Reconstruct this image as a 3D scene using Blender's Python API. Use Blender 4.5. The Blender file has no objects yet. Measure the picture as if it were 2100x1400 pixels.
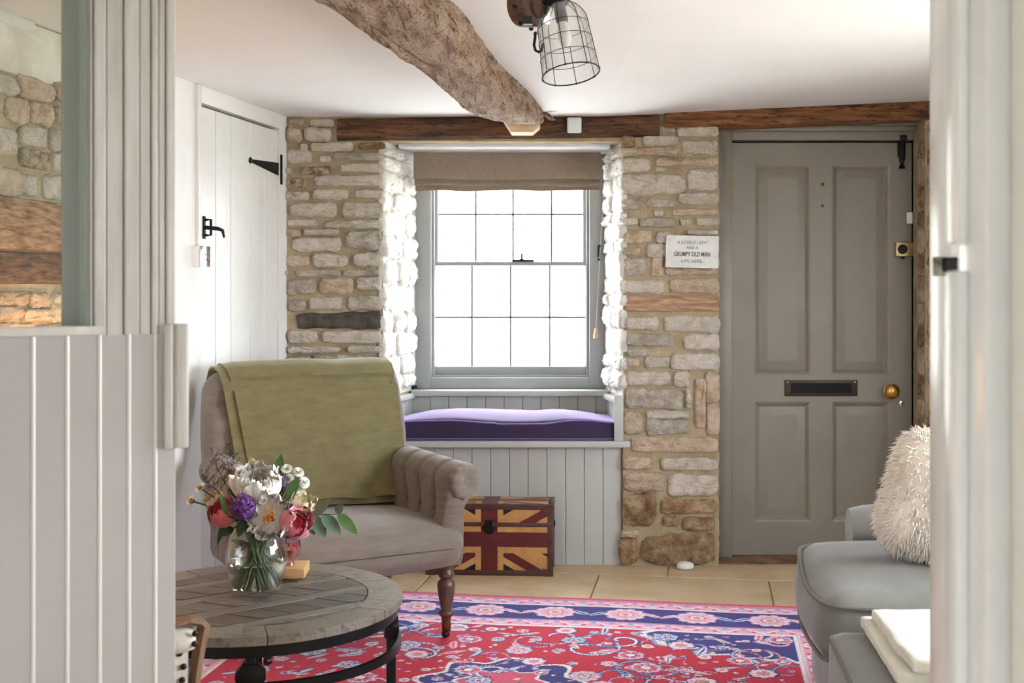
import bpy, bmesh, math, random
import numpy as np
from mathutils import Vector, Matrix, noise

random.seed(7)
PI = math.pi
scene = bpy.context.scene
COL = scene.collection

# ------------------------------------------------------------------ camera
FPX, CX, CY, EYE = 2500.0, 1075.0, 590.0, 1.275
cam_data = bpy.data.cameras.new('camera')
cam = bpy.data.objects.new('camera', cam_data)
COL.objects.link(cam)
cam.location = (0, 0, EYE)
cam.rotation_euler = (PI / 2, 0, 0)
cam_data.sensor_width = 36.0
cam_data.lens = FPX / 2100.0 * 36.0
cam_data.shift_x = (1050.0 - CX) / 2100.0
cam_data.shift_y = (CY - 700.0) / 2100.0
cam_data.clip_start = 0.05
cam_data.dof.use_dof = True
cam_data.dof.focus_distance = 3.9
cam_data.dof.aperture_fstop = 5.6
scene.camera = cam

# ------------------------------------------------------------------ world, sun, large lights, exposure
world = bpy.data.worlds.new('world')
scene.world = world
world.use_nodes = True
bg = world.node_tree.nodes['Background']
bg.inputs[0].default_value = (0.88, 0.94, 1.0, 1)
bg.inputs[1].default_value = 15.0

def link_light(name, kind, energy, color, loc, rot, **kw):
    d = bpy.data.lights.new(name, kind)
    d.energy = energy
    d.color = color
    for k, v in kw.items():
        setattr(d, k, v)
    o = bpy.data.objects.new(name, d)
    o.location = loc
    o.rotation_euler = rot
    COL.objects.link(o)
    return o


def portal(name, loc, rot, sx, sy):
    o = link_light(name, 'AREA', 1.0, (1, 1, 1), loc, rot, shape='RECTANGLE', size=sx, size_y=sy)
    o.data.cycles.is_portal = True
    return o

portal('daylight_window_back', (-0.07, 6.14, 1.33), (-PI / 2, 0, 0), 1.0, 1.2)
portal('daylight_window_right', (2.28, 3.0, 1.20), (0, PI / 2, 0), 1.2, 2.0)
portal('daylight_rear_opening', (-1.65, -2.62, 1.0), (PI / 2, 0, 0), 0.5, 2.0)  # guides sky light through the opening added behind the camera

vs = scene.view_settings
vs.view_transform = 'Standard'
vs.look = 'None'
vs.gamma = 1.0
vs.use_curve_mapping = False
vs.exposure = 1.12

# ------------------------------------------------------------------ geometry helpers
def P(px, py, Y):
    return Vector(((px - CX) * Y / FPX, Y, EYE - (py - CY) * Y / FPX))

def FL(px, py, z=0.0):
    Y = (EYE - z) * FPX / (py - CY)
    return Vector(((px - CX) * Y / FPX, Y, z))

def lin(c):
    def f(x):
        x /= 255.0
        return x / 12.92 if x <= 0.04045 else ((x + 0.055) / 1.055) ** 2.4
    return (f(c[0]), f(c[1]), f(c[2]), 1.0)

def rot_to(axis, up=(0, 0, 1)):
    """matrix whose local z is axis"""
    z = Vector(axis).normalized()
    u = Vector(up)
    if abs(z.dot(u)) > 0.98:
        u = Vector((1, 0, 0))
    x = u.cross(z).normalized()
    y = z.cross(x)
    return Matrix((x, y, z)).transposed().to_4x4()

class MB:
    def __init__(s):
        s.v = []; s.f = []; s.m = []
    def add(s, verts, faces, mi=0, M=None):
        b = len(s.v)
        if M is not None:
            verts = [M @ Vector(p) for p in verts]
        s.v.extend([tuple(p) for p in verts])
        for f in faces:
            s.f.append([i + b for i in f]); s.m.append(mi)
        return s
    def box(s, x0, y0, z0, x1, y1, z1, mi=0, M=None):
        vs_ = [(x0,y0,z0),(x1,y0,z0),(x1,y1,z0),(x0,y1,z0),(x0,y0,z1),(x1,y0,z1),(x1,y1,z1),(x0,y1,z1)]
        fs = [(0,3,2,1),(4,5,6,7),(0,1,5,4),(1,2,6,5),(2,3,7,6),(3,0,4,7)]
        return s.add(vs_, fs, mi, M)
    def prism(s, poly, a, b, mi=0, M=None):
        """poly in local xy, extruded along local z from a to b"""
        n = len(poly)
        vs_ = [(p[0], p[1], a) for p in poly] + [(p[0], p[1], b) for p in poly]
        fs = [tuple(reversed(range(n))), tuple(range(n, 2 * n))]
        fs += [(i, (i + 1) % n, n + (i + 1) % n, n + i) for i in range(n)]
        return s.add(vs_, fs, mi, M)
    def lathe(s, prof, n=24, M=None, mi=0, cap=True, mod=None):
        vs_ = []
        for k, (r, z) in enumerate(prof):
            for i in range(n):
                a = 2 * PI * i / n
                rr = r * (mod(a, k) if mod else 1)
                vs_.append((rr * math.cos(a), rr * math.sin(a), z))
        fs = []
        for k in range(len(prof) - 1):
            for i in range(n):
                j = (i + 1) % n
                fs.append((k * n + i, k * n + j, (k + 1) * n + j, (k + 1) * n + i))
        if cap:
            fs.append(tuple(reversed(range(n))))
            fs.append(tuple(range((len(prof) - 1) * n, len(prof) * n)))
        return s.add(vs_, fs, mi, M)
    def tube(s, path, r, n=8, closed=False, mi=0, M=None, cap=True):
        path = [Vector(p) for p in path]
        m = len(path)
        rs = r if isinstance(r, (list, tuple)) else [r] * m
        vs_ = []
        prev = None
        for k in range(m):
            if closed:
                t = (path[(k + 1) % m] - path[k - 1])
            else:
                t = path[min(k + 1, m - 1)] - path[max(k - 1, 0)]
            t = t.normalized() if t.length > 1e-9 else Vector((0, 0, 1))
            if prev is None:
                u = Vector((0, 0, 1)) if abs(t.z) < 0.9 else Vector((1, 0, 0))
                x = (u - t * u.dot(t)).normalized()
            else:
                x = prev - t * prev.dot(t)
                x = x.normalized() if x.length > 1e-6 else prev
            prev = x
            y = t.cross(x)
            for i in range(n):
                a = 2 * PI * i / n
                vs_.append(path[k] + (x * math.cos(a) + y * math.sin(a)) * rs[k])
        fs = []
        for k in range(m if closed else m - 1):
            k2 = (k + 1) % m
            for i in range(n):
                j = (i + 1) % n
                fs.append((k * n + i, k * n + j, k2 * n + j, k2 * n + i))
        if not closed and cap:
            fs.append(tuple(reversed(range(n))))
            fs.append(tuple(range((m - 1) * n, m * n)))
        return s.add(vs_, fs, mi, M)
    def grid(s, pts, mi=0, M=None, cu=False, cv=False):
        """pts[i][j]"""
        nu = len(pts); nv = len(pts[0])
        vs_ = [p for row in pts for p in row]
        fs = []
        for i in range(nu if cu else nu - 1):
            for j in range(nv if cv else nv - 1):
                i2 = (i + 1) % nu; j2 = (j + 1) % nv
                fs.append((i * nv + j, i2 * nv + j, i2 * nv + j2, i * nv + j2))
        return s.add(vs_, fs, mi, M)
    def sphere(s, c, r, nu=12, nv=8, mi=0, M=None, sc=(1, 1, 1)):
        vs_ = []
        for k in range(nv + 1):
            th = PI * k / nv
            for i in range(nu):
                a = 2 * PI * i / nu
                vs_.append((c[0] + r * sc[0] * math.sin(th) * math.cos(a), c[1] + r * sc[1] * math.sin(th) * math.sin(a), c[2] + r * sc[2] * math.cos(th)))
        fs = []
        for k in range(nv):
            for i in range(nu):
                j = (i + 1) % nu
                fs.append((k * nu + i, (k + 1) * nu + i, (k + 1) * nu + j, k * nu + j))
        return s.add(vs_, fs, mi, M)
    def pillow(s, hx, hy, hz, r, crown=0.0, n=10, M=None, mi=0, fn=None):
        """rounded box with crowned top and bottom"""
        vs_, fs, idx = [], [], {}
        def key(p): return (round(p[0], 5), round(p[1], 5), round(p[2], 5))
        def vert(p):
            k = key(p)
            if k in idx: return idx[k]
            q = Vector((p[0] * hx, p[1] * hy, p[2] * hz))
            inn = Vector([max(-(h - r), min(h - r, c)) for c, h in zip(q, (hx, hy, hz))])
            d = q - inn
            if d.length > 1e-9:
                q = inn + d.normalized() * r
            cc = crown * (1 - p[0] ** 2) * (1 - p[1] ** 2) * p[2]
            q.z += cc
            if fn: q = fn(q)
            vs_.append(q); idx[k] = len(vs_) - 1
            return idx[k]
        # denser toward edges
        ts = [math.sin(PI / 2 * (2 * i / n - 1)) for i in range(n + 1)]
        for ax in range(3):
            for sg in (-1, 1):
                for i in range(n):
                    for j in range(n):
                        quad = []
                        for (a, b) in ((i, j), (i + 1, j), (i + 1, j + 1), (i, j + 1)):
                            p = [0, 0, 0]; p[ax] = sg; p[(ax + 1) % 3] = ts[a]; p[(ax + 2) % 3] = ts[b]
                            quad.append(vert(p))
                        fs.append(quad if sg > 0 else quad[::-1])
        return s.add(vs_, fs, mi, M)
    def mesh(s, name, bevel=0.0, seg=2, smooth=35, recalc=True):
        me = bpy.data.meshes.new(name)
        me.from_pydata(s.v, [], s.f)
        me.polygons.foreach_set('material_index', s.m)
        if recalc or bevel:
            bm = bmesh.new(); bm.from_mesh(me)
            if recalc: bmesh.ops.recalc_face_normals(bm, faces=bm.faces)
            if bevel:
                bmesh.ops.bevel(bm, geom=bm.edges[:], offset=bevel, segments=seg, profile=0.5, affect='EDGES', clamp_overlap=True)
            bm.to_mesh(me); bm.free()
        if smooth:
            me.polygons.foreach_set('use_smooth', [True] * len(me.polygons))
            if smooth < 180:
                me.set_sharp_from_angle(angle=math.radians(smooth))
        me.update()
        return me

WM = {}

def tag(o, label=None, cat=None, group=None, kind=None):
    if label: o['label'] = label
    if cat: o['category'] = cat
    if group: o['group'] = group
    if kind: o['kind'] = kind
    return o

def put(name, me, m, parent=None, M=None):
    o = bpy.data.objects.new(name, me)
    COL.objects.link(o)
    if m is not None and me is not None and not me.materials:
        for mm in (m if isinstance(m, (list, tuple)) else [m]):
            me.materials.append(mm)
    if parent is not None:
        o.parent = parent
    M = M if M is not None else Matrix.Identity(4)
    o.matrix_basis = M
    WM[o.name] = (WM[parent.name] if parent is not None else Matrix.Identity(4)) @ M
    return o

def thing(name, label, cat, loc=(0, 0, 0), rz=0.0, group=None):
    o = bpy.data.objects.new(name, None)
    COL.objects.link(o)
    o.empty_display_size = 0.1
    o.matrix_basis = Matrix.Translation(loc) @ Matrix.Rotation(rz, 4, 'Z')
    WM[o.name] = o.matrix_basis.copy()
    return tag(o, label, cat, group)

def part(name, mb, m, parent=None, world=False, bevel=0.0, seg=2, smooth=35, label=None, kind=None, recalc=True):
    """one mesh object; world=True: the vertices are in world space"""
    if world and parent is not None:
        Mi = WM[parent.name].inverted()
        mb.v = [tuple(Mi @ Vector(p)) for p in mb.v]
    o = put(name, mb.mesh(name, bevel, seg, smooth, recalc), m, parent)
    if label: o['label'] = label
    if kind: o['kind'] = kind
    return o

def solo(name, mb, m, label, cat, base=None, group=None, kind=None, **kw):
    """a top-level one-mesh thing whose vertices are in world space; origin at base"""
    if base is None:
        xs = [p[0] for p in mb.v]; ys = [p[1] for p in mb.v]; zs = [p[2] for p in mb.v]
        base = ((min(xs) + max(xs)) / 2, (min(ys) + max(ys)) / 2, min(zs))
    mb.v = [(p[0] - base[0], p[1] - base[1], p[2] - base[2]) for p in mb.v]
    bevel = kw.pop('bevel', 0.0); seg = kw.pop('seg', 2); smooth = kw.pop('smooth', 35); recalc = kw.pop('recalc', True)
    o = put(name, mb.mesh(name, bevel, seg, smooth, recalc), m, None, Matrix.Translation(base))
    return tag(o, label, cat, group, kind)

def nz(x, y=0.0, z=0.0, s=1.0):
    return noise.noise(Vector((x * s, y * s, z * s)))

# ------------------------------------------------------------------ materials
MATS = {}
def mat(name, col, rough=0.6, col2=None, nscale=8.0, bump=0.0, bscale=None, metal=0.0, spec=0.5, sheen=0.0, rnd=0.0,
        stretch=None, detail=4.0, ramp=(0.35, 0.65), sheen_tint=None, coat=0.0, dist=0.0, bdist=0.01, trans=0.0, emit=None, col3=None, sub=0.0):
    """procedural principled material; colours given in sRGB 0-255"""
    if name in MATS: return MATS[name]
    m = bpy.data.materials.new(name); m.use_nodes = True
    nt = m.node_tree; N = nt.nodes; L = nt.links
    b = N['Principled BSDF']
    b.inputs['Roughness'].default_value = rough
    b.inputs['Metallic'].default_value = metal
    b.inputs['Specular IOR Level'].default_value = spec
    b.inputs['Sheen Weight'].default_value = sheen
    b.inputs['Sheen Roughness'].default_value = 0.45
    if sheen_tint: b.inputs['Sheen Tint'].default_value = lin(sheen_tint)
    b.inputs['Coat Weight'].default_value = coat
    b.inputs['Coat Roughness'].default_value = 0.15
    b.inputs['Transmission Weight'].default_value = trans
    if sub:
        b.inputs['Subsurface Weight'].default_value = sub
        b.inputs['Subsurface Radius'].default_value = (0.01, 0.008, 0.006)
    b.inputs['Base Color'].default_value = lin(col)
    if emit:
        b.inputs['Emission Color'].default_value = lin(emit[0]); b.inputs['Emission Strength'].default_value = emit[1]
    tc = N.new('ShaderNodeTexCoord'); mp = N.new('ShaderNodeMapping')
    L.new(tc.outputs['Object'], mp.inputs['Vector'])
    if stretch: mp.inputs['Scale'].default_value = stretch
    src = mp.outputs['Vector']
    if rnd or col2 is not None:
        oi = N.new('ShaderNodeObjectInfo')
    if rnd:
        ad = N.new('ShaderNodeVectorMath'); ad.operation = 'ADD'
        mu = N.new('ShaderNodeMath'); mu.operation = 'MULTIPLY'; mu.inputs[1].default_value = 37.0
        L.new(oi.outputs['Random'], mu.inputs[0]); L.new(mu.outputs[0], ad.inputs[1]); L.new(src, ad.inputs[0])
        src = ad.outputs[0]
    last = None
    if col2 is not None:
        n1 = N.new('ShaderNodeTexNoise'); n1.inputs['Scale'].default_value = nscale; n1.inputs['Detail'].default_value = detail
        n1.inputs['Roughness'].default_value = 0.62; n1.inputs['Distortion'].default_value = dist
        L.new(src, n1.inputs['Vector'])
        cr = N.new('ShaderNodeValToRGB')
        cr.color_ramp.elements[0].position = ramp[0]; cr.color_ramp.elements[1].position = ramp[1]
        cr.color_ramp.elements[0].color = lin(col2); cr.color_ramp.elements[1].color = lin(col)
        if col3:
            e = cr.color_ramp.elements.new((ramp[0] + ramp[1]) / 2); e.color = lin(col3)
        L.new(n1.outputs['Fac'], cr.inputs['Fac'])
        last = cr.outputs['Color']
    if rnd:
        hs = N.new('ShaderNodeHueSaturation')
        mr = N.new('ShaderNodeMapRange'); mr.inputs['To Min'].default_value = 1 - rnd; mr.inputs['To Max'].default_value = 1 + rnd
        L.new(oi.outputs['Random'], mr.inputs['Value']); L.new(mr.outputs[0], hs.inputs['Value'])
        if last is not None: L.new(last, hs.inputs['Color'])
        else: hs.inputs['Color'].default_value = lin(col)
        last = hs.outputs['Color']
    if last is not None: L.new(last, b.inputs['Base Color'])
    if bump:
        n2 = N.new('ShaderNodeTexNoise'); n2.inputs['Scale'].default_value = bscale or nscale * 3; n2.inputs['Detail'].default_value = 6
        n2.inputs['Roughness'].default_value = 0.65
        L.new(src, n2.inputs['Vector'])
        bp = N.new('ShaderNodeBump'); bp.inputs['Strength'].default_value = bump; bp.inputs['Distance'].default_value = bdist
        L.new(n2.outputs['Fac'], bp.inputs['Height']); L.new(bp.outputs['Normal'], b.inputs['Normal'])
    MATS[name] = m
    return m

def glassmat(name, tint=(255, 255, 255), rough=0.0, base=0.04, edge=0.5):
    """thin pane: see-through with a reflection that grows at grazing angles"""
    m = bpy.data.materials.new(name); m.use_nodes = True
    nt = m.node_tree; N = nt.nodes; L = nt.links
    N.remove(N['Principled BSDF'])
    out = N['Material Output']
    t = N.new('ShaderNodeBsdfTransparent'); t.inputs[0].default_value = lin(tint)
    g = N.new('ShaderNodeBsdfGlossy'); g.inputs['Roughness'].default_value = rough
    lw = N.new('ShaderNodeLayerWeight'); lw.inputs['Blend'].default_value = 0.35
    mr = N.new('ShaderNodeMapRange'); mr.inputs['To Min'].default_value = base; mr.inputs['To Max'].default_value = edge
    mx = N.new('ShaderNodeMixShader')
    L.new(lw.outputs['Facing'], mr.inputs['Value']); L.new(mr.outputs[0], mx.inputs[0])
    L.new(t.outputs[0], mx.inputs[1]); L.new(g.outputs[0], mx.inputs[2]); L.new(mx.outputs[0], out.inputs['Surface'])
    return m

M_PLASTER = mat('white_plaster', (238, 238, 236), 0.75, (230, 230, 228), 1.5, bump=0.12, bscale=9)
M_CEIL = mat('ceiling_plaster', (240, 240, 240), 0.8, (234, 234, 234), 1.2, bump=0.1, bscale=5)
M_MORTAR = mat('lime_mortar', (184, 168, 138), 0.95, (158, 142, 112), 9, bump=0.8, bscale=70, bdist=0.01)
M_STONE = mat('pale_limestone', (242, 234, 221), 0.9, (200, 185, 162), 22, bump=1.0, bscale=60, rnd=0.06, col3=(230, 218, 200), bdist=0.03, ramp=(0.3, 0.6), detail=7)
M_STONE_O = mat('ochre_limestone', (238, 220, 196), 0.9, (194, 164, 130), 20, bump=1.0, bscale=60, rnd=0.07, col3=(224, 200, 172), bdist=0.03, ramp=(0.3, 0.62), detail=7)
M_STONE_R = mat('rusty_limestone', (206, 182, 150), 0.92, (124, 92, 62), 18, bump=1.0, bscale=50, rnd=0.1, col3=(174, 142, 106), bdist=0.03, ramp=(0.32, 0.66), detail=7)
M_STONE_G = mat('grey_limestone', (232, 223, 207), 0.9, (184, 172, 153), 20, bump=1.0, bscale=60, rnd=0.07, bdist=0.03, detail=7)
M_STONE_D = mat('dark_slate_stone', (104, 96, 88), 0.9, (62, 56, 52), 18, bump=0.9, bscale=50, rnd=0.1, bdist=0.012)
M_STONE_S = mat('speckled_stone', (206, 190, 162), 0.9, (140, 120, 92), 40, bump=1.0, bscale=60, rnd=0.1, bdist=0.03, ramp=(0.38, 0.58))
M_WASH = mat('whitewashed_stone', (236, 233, 226), 0.85, (196, 188, 174), 12, bump=0.8, bscale=38, rnd=0.04, bdist=0.03, ramp=(0.25, 0.5))
M_OAK = mat('aged_oak', (168, 118, 76), 0.7, (74, 44, 26), 5, bump=0.7, bscale=22, stretch=(1.2, 14, 14), col3=(132, 84, 50), bdist=0.012, ramp=(0.3, 0.7))
M_OAKD = mat('dark_aged_oak', (124, 84, 54), 0.7, (44, 28, 20), 4, bump=0.6, bscale=22, stretch=(1.2, 12, 12), col3=(92, 58, 36), bdist=0.012, ramp=(0.32, 0.68))
M_BEAM = mat('weathered_beam', (210, 184, 160), 0.85, (96, 64, 44), 7, bump=1.0, bscale=34, stretch=(3.4, 0.8, 3.4), col3=(180, 146, 118), bdist=0.03, ramp=(0.3, 0.6), detail=10)
def pit(m, scale, stretch, col, lo=0.36, hi=0.44, amt=0.85):
    """dark worm holes and short cracks over an existing base colour"""
    nt = m.node_tree; N = nt.nodes; L = nt.links; b = N['Principled BSDF']
    src = b.inputs['Base Color'].links[0].from_socket
    tc = N.new('ShaderNodeTexCoord'); mp = N.new('ShaderNodeMapping'); mp.inputs['Scale'].default_value = stretch
    n = N.new('ShaderNodeTexNoise'); n.inputs['Scale'].default_value = scale; n.inputs['Detail'].default_value = 3
    mr = N.new('ShaderNodeMapRange'); mr.inputs['From Min'].default_value = lo; mr.inputs['From Max'].default_value = hi; mr.inputs['To Min'].default_value = amt; mr.inputs['To Max'].default_value = 0.0
    mx = N.new('ShaderNodeMix'); mx.data_type = 'RGBA'
    L.new(tc.outputs['Object'], mp.inputs[0]); L.new(mp.outputs[0], n.inputs['Vector']); L.new(n.outputs['Fac'], mr.inputs['Value'])
    L.new(mr.outputs[0], mx.inputs[0]); L.new(src, mx.inputs[6]); mx.inputs[7].default_value = lin(col); L.new(mx.outputs[2], b.inputs['Base Color'])
pit(M_BEAM, 60, (2.0, 1.0, 2.0), (66, 46, 34), 0.34, 0.42, 0.8); pit(M_BEAM, 10, (7, 0.45, 7), (70, 48, 34), 0.36, 0.41, 0.7); pit(M_OAK, 30, (0.7, 3, 3), (52, 32, 20)); pit(M_OAKD, 30, (0.7, 3, 3), (34, 22, 16))
M_FRESH = mat('fresh_sawn_wood', (226, 202, 170), 0.7, (206, 176, 140), 8, stretch=(2, 10, 10))
M_GREY = mat('warm_grey_paint', (138, 131, 120), 0.42, (131, 124, 113), 3, bump=0.06, bscale=40)
M_SAGE = mat('pale_grey_paint', (186, 188, 184), 0.45, (178, 180, 176), 3, bump=0.05, bscale=40)
M_WINP = mat('window_grey_paint', (158, 162, 162), 0.4, (150, 154, 154), 4)
M_WHITEP = mat('white_gloss_paint', (234, 234, 231), 0.24, (227, 227, 224), 4, bump=0.05, bscale=18)
M_CREAMP = mat('cream_worn_paint', (196, 192, 186), 0.45, (178, 173, 166), 5, bump=0.12, bscale=20, stretch=(6, 6, 0.7))
M_BOARDP = mat('off_white_paint', (172, 167, 164), 0.42, (166, 160, 157), 2.5, bump=0.05, bscale=12)
M_BEAD_LIT = mat('lit_bead_cream', (212, 209, 204), 0.35)  # beads paler than the boards: caught light put into their colour
M_IRON = mat('black_iron', (26, 26, 27), 0.5, (16, 16, 17), 30, bump=0.2, bscale=60, metal=0.4)
M_BRASS = mat('brass', (206, 168, 92), 0.28, (176, 138, 68), 25, metal=1.0)
M_STEEL = mat('chrome', (225, 225, 228), 0.12, metal=1.0)
M_BLACK = mat('black_void', (10, 10, 10), 0.8)
M_WPLAST = mat('white_plastic', (236, 236, 234), 0.35)
M_TILE = mat('limestone_floor_tile', (214, 192, 160), 0.5, (190, 164, 128), 3.5, bump=0.12, bscale=30, rnd=0.05, col3=(204, 180, 146))
M_GROUT = mat('floor_grout', (196, 174, 144), 0.9, (160, 142, 118), 20)
M_GLASS = glassmat('window_glass')
M_CLEAR = glassmat('clear_glass', (253, 254, 254), base=0.015, edge=0.45)

# left wall frame: starts at the room corner and flares out towards the camera
LWA = Vector((-1.09, 5.6, 0))
LWD = Vector((-0.19, -1.0, 0)).normalized()      # along the wall, towards the camera
LWN = Vector((LWD.y * -1, LWD.x, 0))             # into the room
if LWN.x < 0: LWN = -LWN
def lw_t(px):
    k = (px - CX) / FPX
    # (LWA + t*LWD).x = k * (LWA + t*LWD).y
    return (k * LWA.y - LWA.x) / (LWD.x - k * LWD.y)
def lw(px, py):
    """photo direction met with the left wall plane -> (t along the wall, z)"""
    t = lw_t(px)
    p = LWA + LWD * t
    return t, EYE - (py - CY) * p.y / FPX
def lwp(t, z, d=0.0):
    p = LWA + LWD * t + LWN * d
    return Vector((p.x, p.y, z))
M_LW = Matrix(((LWD.x, 0, LWN.x, LWA.x), (LWD.y, 0, LWN.y, LWA.y), (0, 1, 0, 0), (0, 0, 0, 1)))  # local (t, z, d)

# ================================================================== STRUCTURE
YB = 5.6            # face of the stone wall
CEIL = 2.06
def bx(px):         # photo column on the stone wall face -> X
    return (px - CX) * YB / FPX
def bz(py):
    return EYE - (py - CY) * YB / FPX
XR = 2.2            # right wall
WLX, WRX = bx(785), bx(1278)          # window niche, front edges
WLB, WRB = P(850, 0, 6.0).x, P(1243, 0, 6.0).x   # niche, back edges
DLX, DRX = bx(1474), bx(1897)         # door recess
DTOP = bz(246)
NICHE_TOP = bz(290)

# ---- floor with stone tiles
mb = MB(); mb.box(-2.6, -2.5, -0.2, 2.4, 6.4, -0.008)
floor = solo('floor', mb, M_GROUT, 'honey limestone tiled floor between the rug and the stone wall', 'floor', base=(0, 0, 0), kind='structure', smooth=0)
ang = math.radians(8.5)
VD = Vector((-math.sin(ang), -math.cos(ang), 0)); UD = Vector((-math.cos(ang), math.sin(ang), 0))
J0 = FL(1370, 1165)
tw, tl = 0.74, 0.56
tile_me = {}
for i in range(-3, 4):
    for j in range(-2, 12):
        c = J0 + UD * ((i + 0.5) * tw + (0.3 if j % 2 else 0.0)) + VD * (j * tl - 0.12)
        if not (-1.9 < c.x < 2.3 and -1.0 < c.y < 6.0): continue
        # keep clear of the side wall and under the niche
        if c.y > 5.55: 
            pass
        if 'm' not in tile_me:
            t_ = MB(); t_.box(-tw / 2 + 0.003, -tl / 2 + 0.003, -0.03, tw / 2 - 0.003, tl / 2 - 0.003, 0.0)
            tile_me['m'] = t_.mesh('tile', bevel=0.003, seg=1, smooth=0)
        M = Matrix.Translation(c) @ Matrix.Rotation(-ang, 4, 'Z')
        put('tile', tile_me['m'], M_TILE, floor, M)

# ---- ceiling
mb = MB(); mb.prism([(-2.6, CEIL), (0.35, CEIL), (2.4, CEIL + 0.095), (2.4, 2.4), (-2.6, 2.4)], -6.2, 2.6, M=Matrix.Rotation(PI / 2, 4, 'X'))
solo('ceiling', mb, M_CEIL, 'smooth white plastered ceiling', 'ceiling', base=(0, 2, CEIL), kind='structure', smooth=0)

# ---- stone wall at the back (mortar mass with the openings left free)
mb = MB()
XL0 = -2.4
YT = 6.2
mb.prism([(XL0, YB), (WLX, YB), (WLB, 6.0), (WLB, YT), (XL0, YT)], -0.01, CEIL)           # left of the niche
mb.prism([(WRX, YB), (DLX, YB), (DLX, YT), (WRB, YT), (WRB, 6.0)], -0.01, 2.2)           # pillar
mb.box(WLX, YB, NICHE_TOP, WRX, YT, 2.2)                                               # above the niche
mb.box(WLB, 6.0, -0.01, WRB, YT, 0.777)                                                    # below the window
mb.box(DLX, YB, DTOP, DRX, YT, 2.2)                                                     # above the door
mb.box(DRX, YB, -0.01, 2.4, YT, 2.2)                                                     # right of the door
wall_back = solo('wall_back', mb, M_MORTAR, 'rough stone wall with tan mortar around the window and grey door', 'wall', base=(0, YB, 0), kind='structure', smooth=0)

STM = {'': M_STONE, 'o': M_STONE_O, 'r': M_STONE_R, 'g': M_STONE_G, 'd': M_STONE_D, 's': M_STONE_S, 'w': M_WASH, 'b': M_OAK}
def stone_mesh(w, h, d, seed, expo=None, n=24, jit=0.10):
    """irregular rubble stone, front face towards +z, in local (x, y, z=out)"""
    rr = random.Random(seed)
    rc = expo or rr.uniform(0.35, 0.7)
    ox, oy = rr.uniform(0, 50), rr.uniform(0, 50)
    out = []
    hx, hy = w / 2, h / 2
    tilt = rr.uniform(-0.10, 0.10); taper = rr.uniform(-0.12, 0.12)
    # points spread along the rectangle by arc length, corners rounded
    per = 4 * (hx + hy)
    for i in range(n):
        q = (per * (i + 0.35 * rr.random()) / n) % per
        if q < 2 * hx: x, y = q / hx - 1, -1
        elif q < 2 * hx + 2 * hy: x, y = 1, (q - 2 * hx) / hy - 1
        elif q < 4 * hx + 2 * hy: x, y = 1 - (q - 2 * hx - 2 * hy) / hx, 1
        else: x, y = -1, 1 - (q - 4 * hx - 2 * hy) / hy
        ax, ay = x * hx, y * hy
        # round the corners in real size
        cr = min(hx, hy) * rc
        dx_, dy_ = max(0, abs(ax) - (hx - cr)), max(0, abs(ay) - (hy - cr))
        l = math.hypot(dx_, dy_)
        if l > cr and l > 0:
            ax = math.copysign(hx - cr + dx_ / l * cr, ax) if dx_ > 0 else ax
            ay = math.copysign(hy - cr + dy_ / l * cr, ay) if dy_ > 0 else ay
        jx = min(hx, hy) * jit
        ax += jx * rr.uniform(-1.0, 0.6) * (1 if ax > 0 else -1); ay += jx * 1.5 * rr.uniform(-1.0, 0.5) * (1 if ay > 0 else -1)
        ay += tilt * ax * hy / hx * 0.6; ay *= 1 + taper * ax / hx
        out.append((ax, ay))
    m = min(hx, hy)
    def ring(ins, z, jz):
        pts = []
        for (x, y) in out:
            l = math.hypot(x / hx, y / hy)
            fx = max(0.0, 1 - ins / hx); fy = max(0.0, 1 - ins / hy)
            zz = z + jz * nz(x * 30 + ox, y * 30 + oy, seed * 1.7)
            pts.append((x * fx, y * fy, zz))
        return pts
    rings = [ring(-0.0, -0.015, 0), ring(0.0, d * 0.35, d * 0.2), ring(m * 0.16, d * 0.85, d * 0.35), ring(m * 0.5, d * 1.0, d * 0.7)]
    s = MB()
    vs_ = [p for r_ in rings for p in r_] + [(0, 0, d * 1.0)]
    fs = []
    for k in range(3):
        for i in range(n):
            j = (i + 1) % n
            fs.append((k * n + i, k * n + j, (k + 1) * n + j, (k + 1) * n + i))
    for i in range(n):
        fs.append((3 * n + i, 3 * n + (i + 1) % n, 4 * n))
    s.add(vs_, fs)
    return s.mesh('stone', smooth=50, recalc=False)

SEED = [100]
def stone(parent, F, u0, v0, u1, v1, kind='', d=None, expo=None, jit=0.10):
    """F: matrix of the wall face, local (u, v, out)"""
    SEED[0] += 1
    rr = random.Random(SEED[0])
    dd = d if d is not None else rr.uniform(0.014, 0.030)
    me = stone_mesh(abs(u1 - u0) * 1.02 + 0.002, abs(v1 - v0) * 1.02 + 0.003, dd, SEED[0], expo, jit=jit)
    M = WM[parent.name].inverted() @ F @ Matrix.Translation(((u0 + u1) / 2, (v0 + v1) / 2, 0))
    return put('stone', me, STM[kind], parent, M)

F_BACK = Matrix(((1, 0, 0, 0), (0, 0, -1, YB), (0, 1, 0, 0), (0, 0, 0, 1)))   # (x, z, out) on the back wall
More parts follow.
